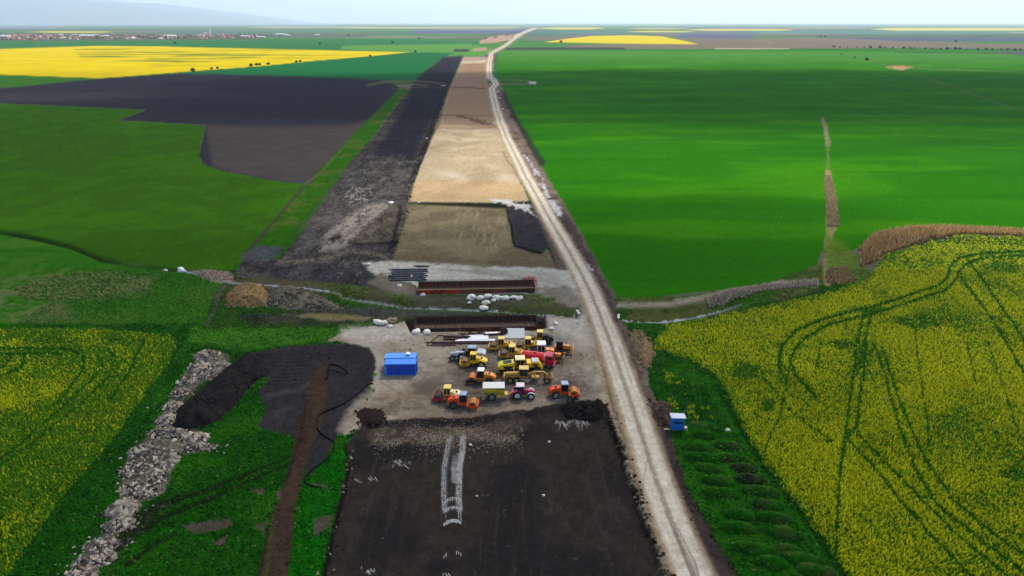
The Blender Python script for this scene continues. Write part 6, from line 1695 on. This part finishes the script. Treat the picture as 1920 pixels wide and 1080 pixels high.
# far construction: piling rigs and site sheds
def rig(px, py, h, lean, lab):
    t = thing('piling_rig', lab, 'piling rig', px, py, 0, 'piling rigs at the far construction site')
    MB().box(-4, 4, -3, 3, .8, 4).build('body', M['rustred'], t, .1)
    MB().box(-5, 5, -3.4, -1.8, 0, 1.4).box(-5, 5, 1.8, 3.4, 0, 1.4).build('track', M['black'], t)
    MB().prism([(4, 1), (5.4, 1), (5.2 + lean, h), (4.4 + lean, h)], -.5, .5).build('mast', M['beam'], t)
    MB().bar((-2, 0, 4), (4.5 + lean * .5, 0, h * .6), .35).build('stay', M['beam'], t)
rig(931, 70.5, 34, 0, 'tall piling rig with the straight mast at the far site left of the road')
rig(927, 71, 26, -4, 'piling rig with a leaning mast left of the tallest one')
rig(910, 73.5, 14, 2, 'short piling rig at the left end of the far site')

# ------------------------------------------------------------------ clouds over the place (above and beside the picture) and the far mountain
def cloud(gx_, gy_, rx, ry, rz, dens, seed, alt=2150.0):
    """a real cumulus high up towards the sun; it dims the ground around (gx_, gy_)"""
    off = alt / math.tan(SUN_EL)
    import bmesh
    bm = bmesh.new()
    bmesh.ops.create_icosphere(bm, subdivisions=5, radius=1.0)
    co = np.array([v.co[:] for v in bm.verts])
    nz = fbm(co[:, 0] * 2.2 + 5 * co[:, 2], co[:, 1] * 2.2 + seed, seed, 4)
    for v, d in zip(bm.verts, nz):
        f = 1 + 0.75 * d
        v.co = Vector((v.co.x * rx * f, v.co.y * ry * f, max(v.co.z, -0.75) * rz * f))
    me = bpy.data.meshes.new('cloud'); bm.to_mesh(me); bm.free()
    m = bpy.data.materials.new('cloud_vapour')
    m.use_nodes = True
    n = m.node_tree.nodes
    n.remove(n['Principled BSDF'])
    v = n.new('ShaderNodeVolumePrincipled')
    v.inputs['Color'].default_value = (0.97, 0.97, 0.98, 1)
    v.inputs['Density'].default_value = dens
    v.inputs['Anisotropy'].default_value = 0.3
    m.node_tree.links.new(v.outputs[0], n['Material Output'].inputs['Volume'])
    me.materials.append(m)
    o = bpy.data.objects.new('cloud', me)
    COL.objects.link(o)
    o.location = (gx_ + off * math.sin(SUN_AZ), gy_ + off * math.cos(SUN_AZ), alt)
    tag(o, kind='structure')
    return o

cloud(-70, 64, 390, 160, 120, 0.0044, 3)
cloud(-60, 205, 120, 60, 80, 0.0024, 31)
cloud(62, 212, 88, 56, 90, 0.0058, 37)
cloud(-330, 390, 300, 270, 110, 0.0042, 8)
cloud(330, 800, 680, 330, 110, 0.0095, 14)
cloud(-500, 900, 420, 180, 90, 0.0030, 21)

# mountain far off to the left
mx = np.linspace(-52000, -8000, 160); my = np.linspace(28000, 38000, 30)
A, B = np.meshgrid(mx, my)
pxs = A / 29500 * FP + 960
prof = np.interp(pxs, [-1400, -600, -250, 0, 167, 267, 350, 433, 500, 560], [600, 1100, 1380, 1180, 960, 750, 520, 290, 105, 0])
ridge_ = np.sin(np.clip((B - 28000) / 3000, 0, 1) * math.pi / 2)
Zm = prof * ridge_ * (1 + 0.25 * fbm(A / 2500, B / 2500, 5, 4)) - 4
idx = np.arange(A.size).reshape(A.shape)
q = np.stack([idx[:-1, :-1], idx[:-1, 1:], idx[1:, 1:], idx[1:, :-1]], -1).reshape(-1, 4)
o = np_mesh('mountain', np.stack([A, B, Zm], -1).reshape(-1, 3), q, None, mat('mountain_wood', (0.05, 0.08, 0.06), 0.95, var=0.3, scale=0.004), True)
tag(o, kind='structure')

# ------------------------------------------------------------------ the air
hz = bpy.data.meshes.new('haze')
b = 62000
hz.from_pydata([(-b, -b, -5), (b, -b, -5), (b, b, -5), (-b, b, -5), (-b, -b, 1800), (b, -b, 1800), (b, b, 1800), (-b, b, 1800)], [],
               [(3, 2, 1, 0), (4, 5, 6, 7), (0, 1, 5, 4), (1, 2, 6, 5), (2, 3, 7, 6), (3, 0, 4, 7)])
hm = bpy.data.materials.new('air_haze')
hm.use_nodes = True
n = hm.node_tree.nodes
n.remove(n['Principled BSDF'])
v = n.new('ShaderNodeVolumePrincipled')
v.inputs['Color'].default_value = (0.66, 0.80, 0.96, 1)
v.inputs['Density'].default_value = 4.2e-5
v.inputs['Anisotropy'].default_value = 0.3
hm.node_tree.links.new(v.outputs[0], n['Material Output'].inputs['Volume'])
hz.materials.append(hm)
ho = bpy.data.objects.new('haze', hz)
COL.objects.link(ho)
tag(ho, kind='stuff')
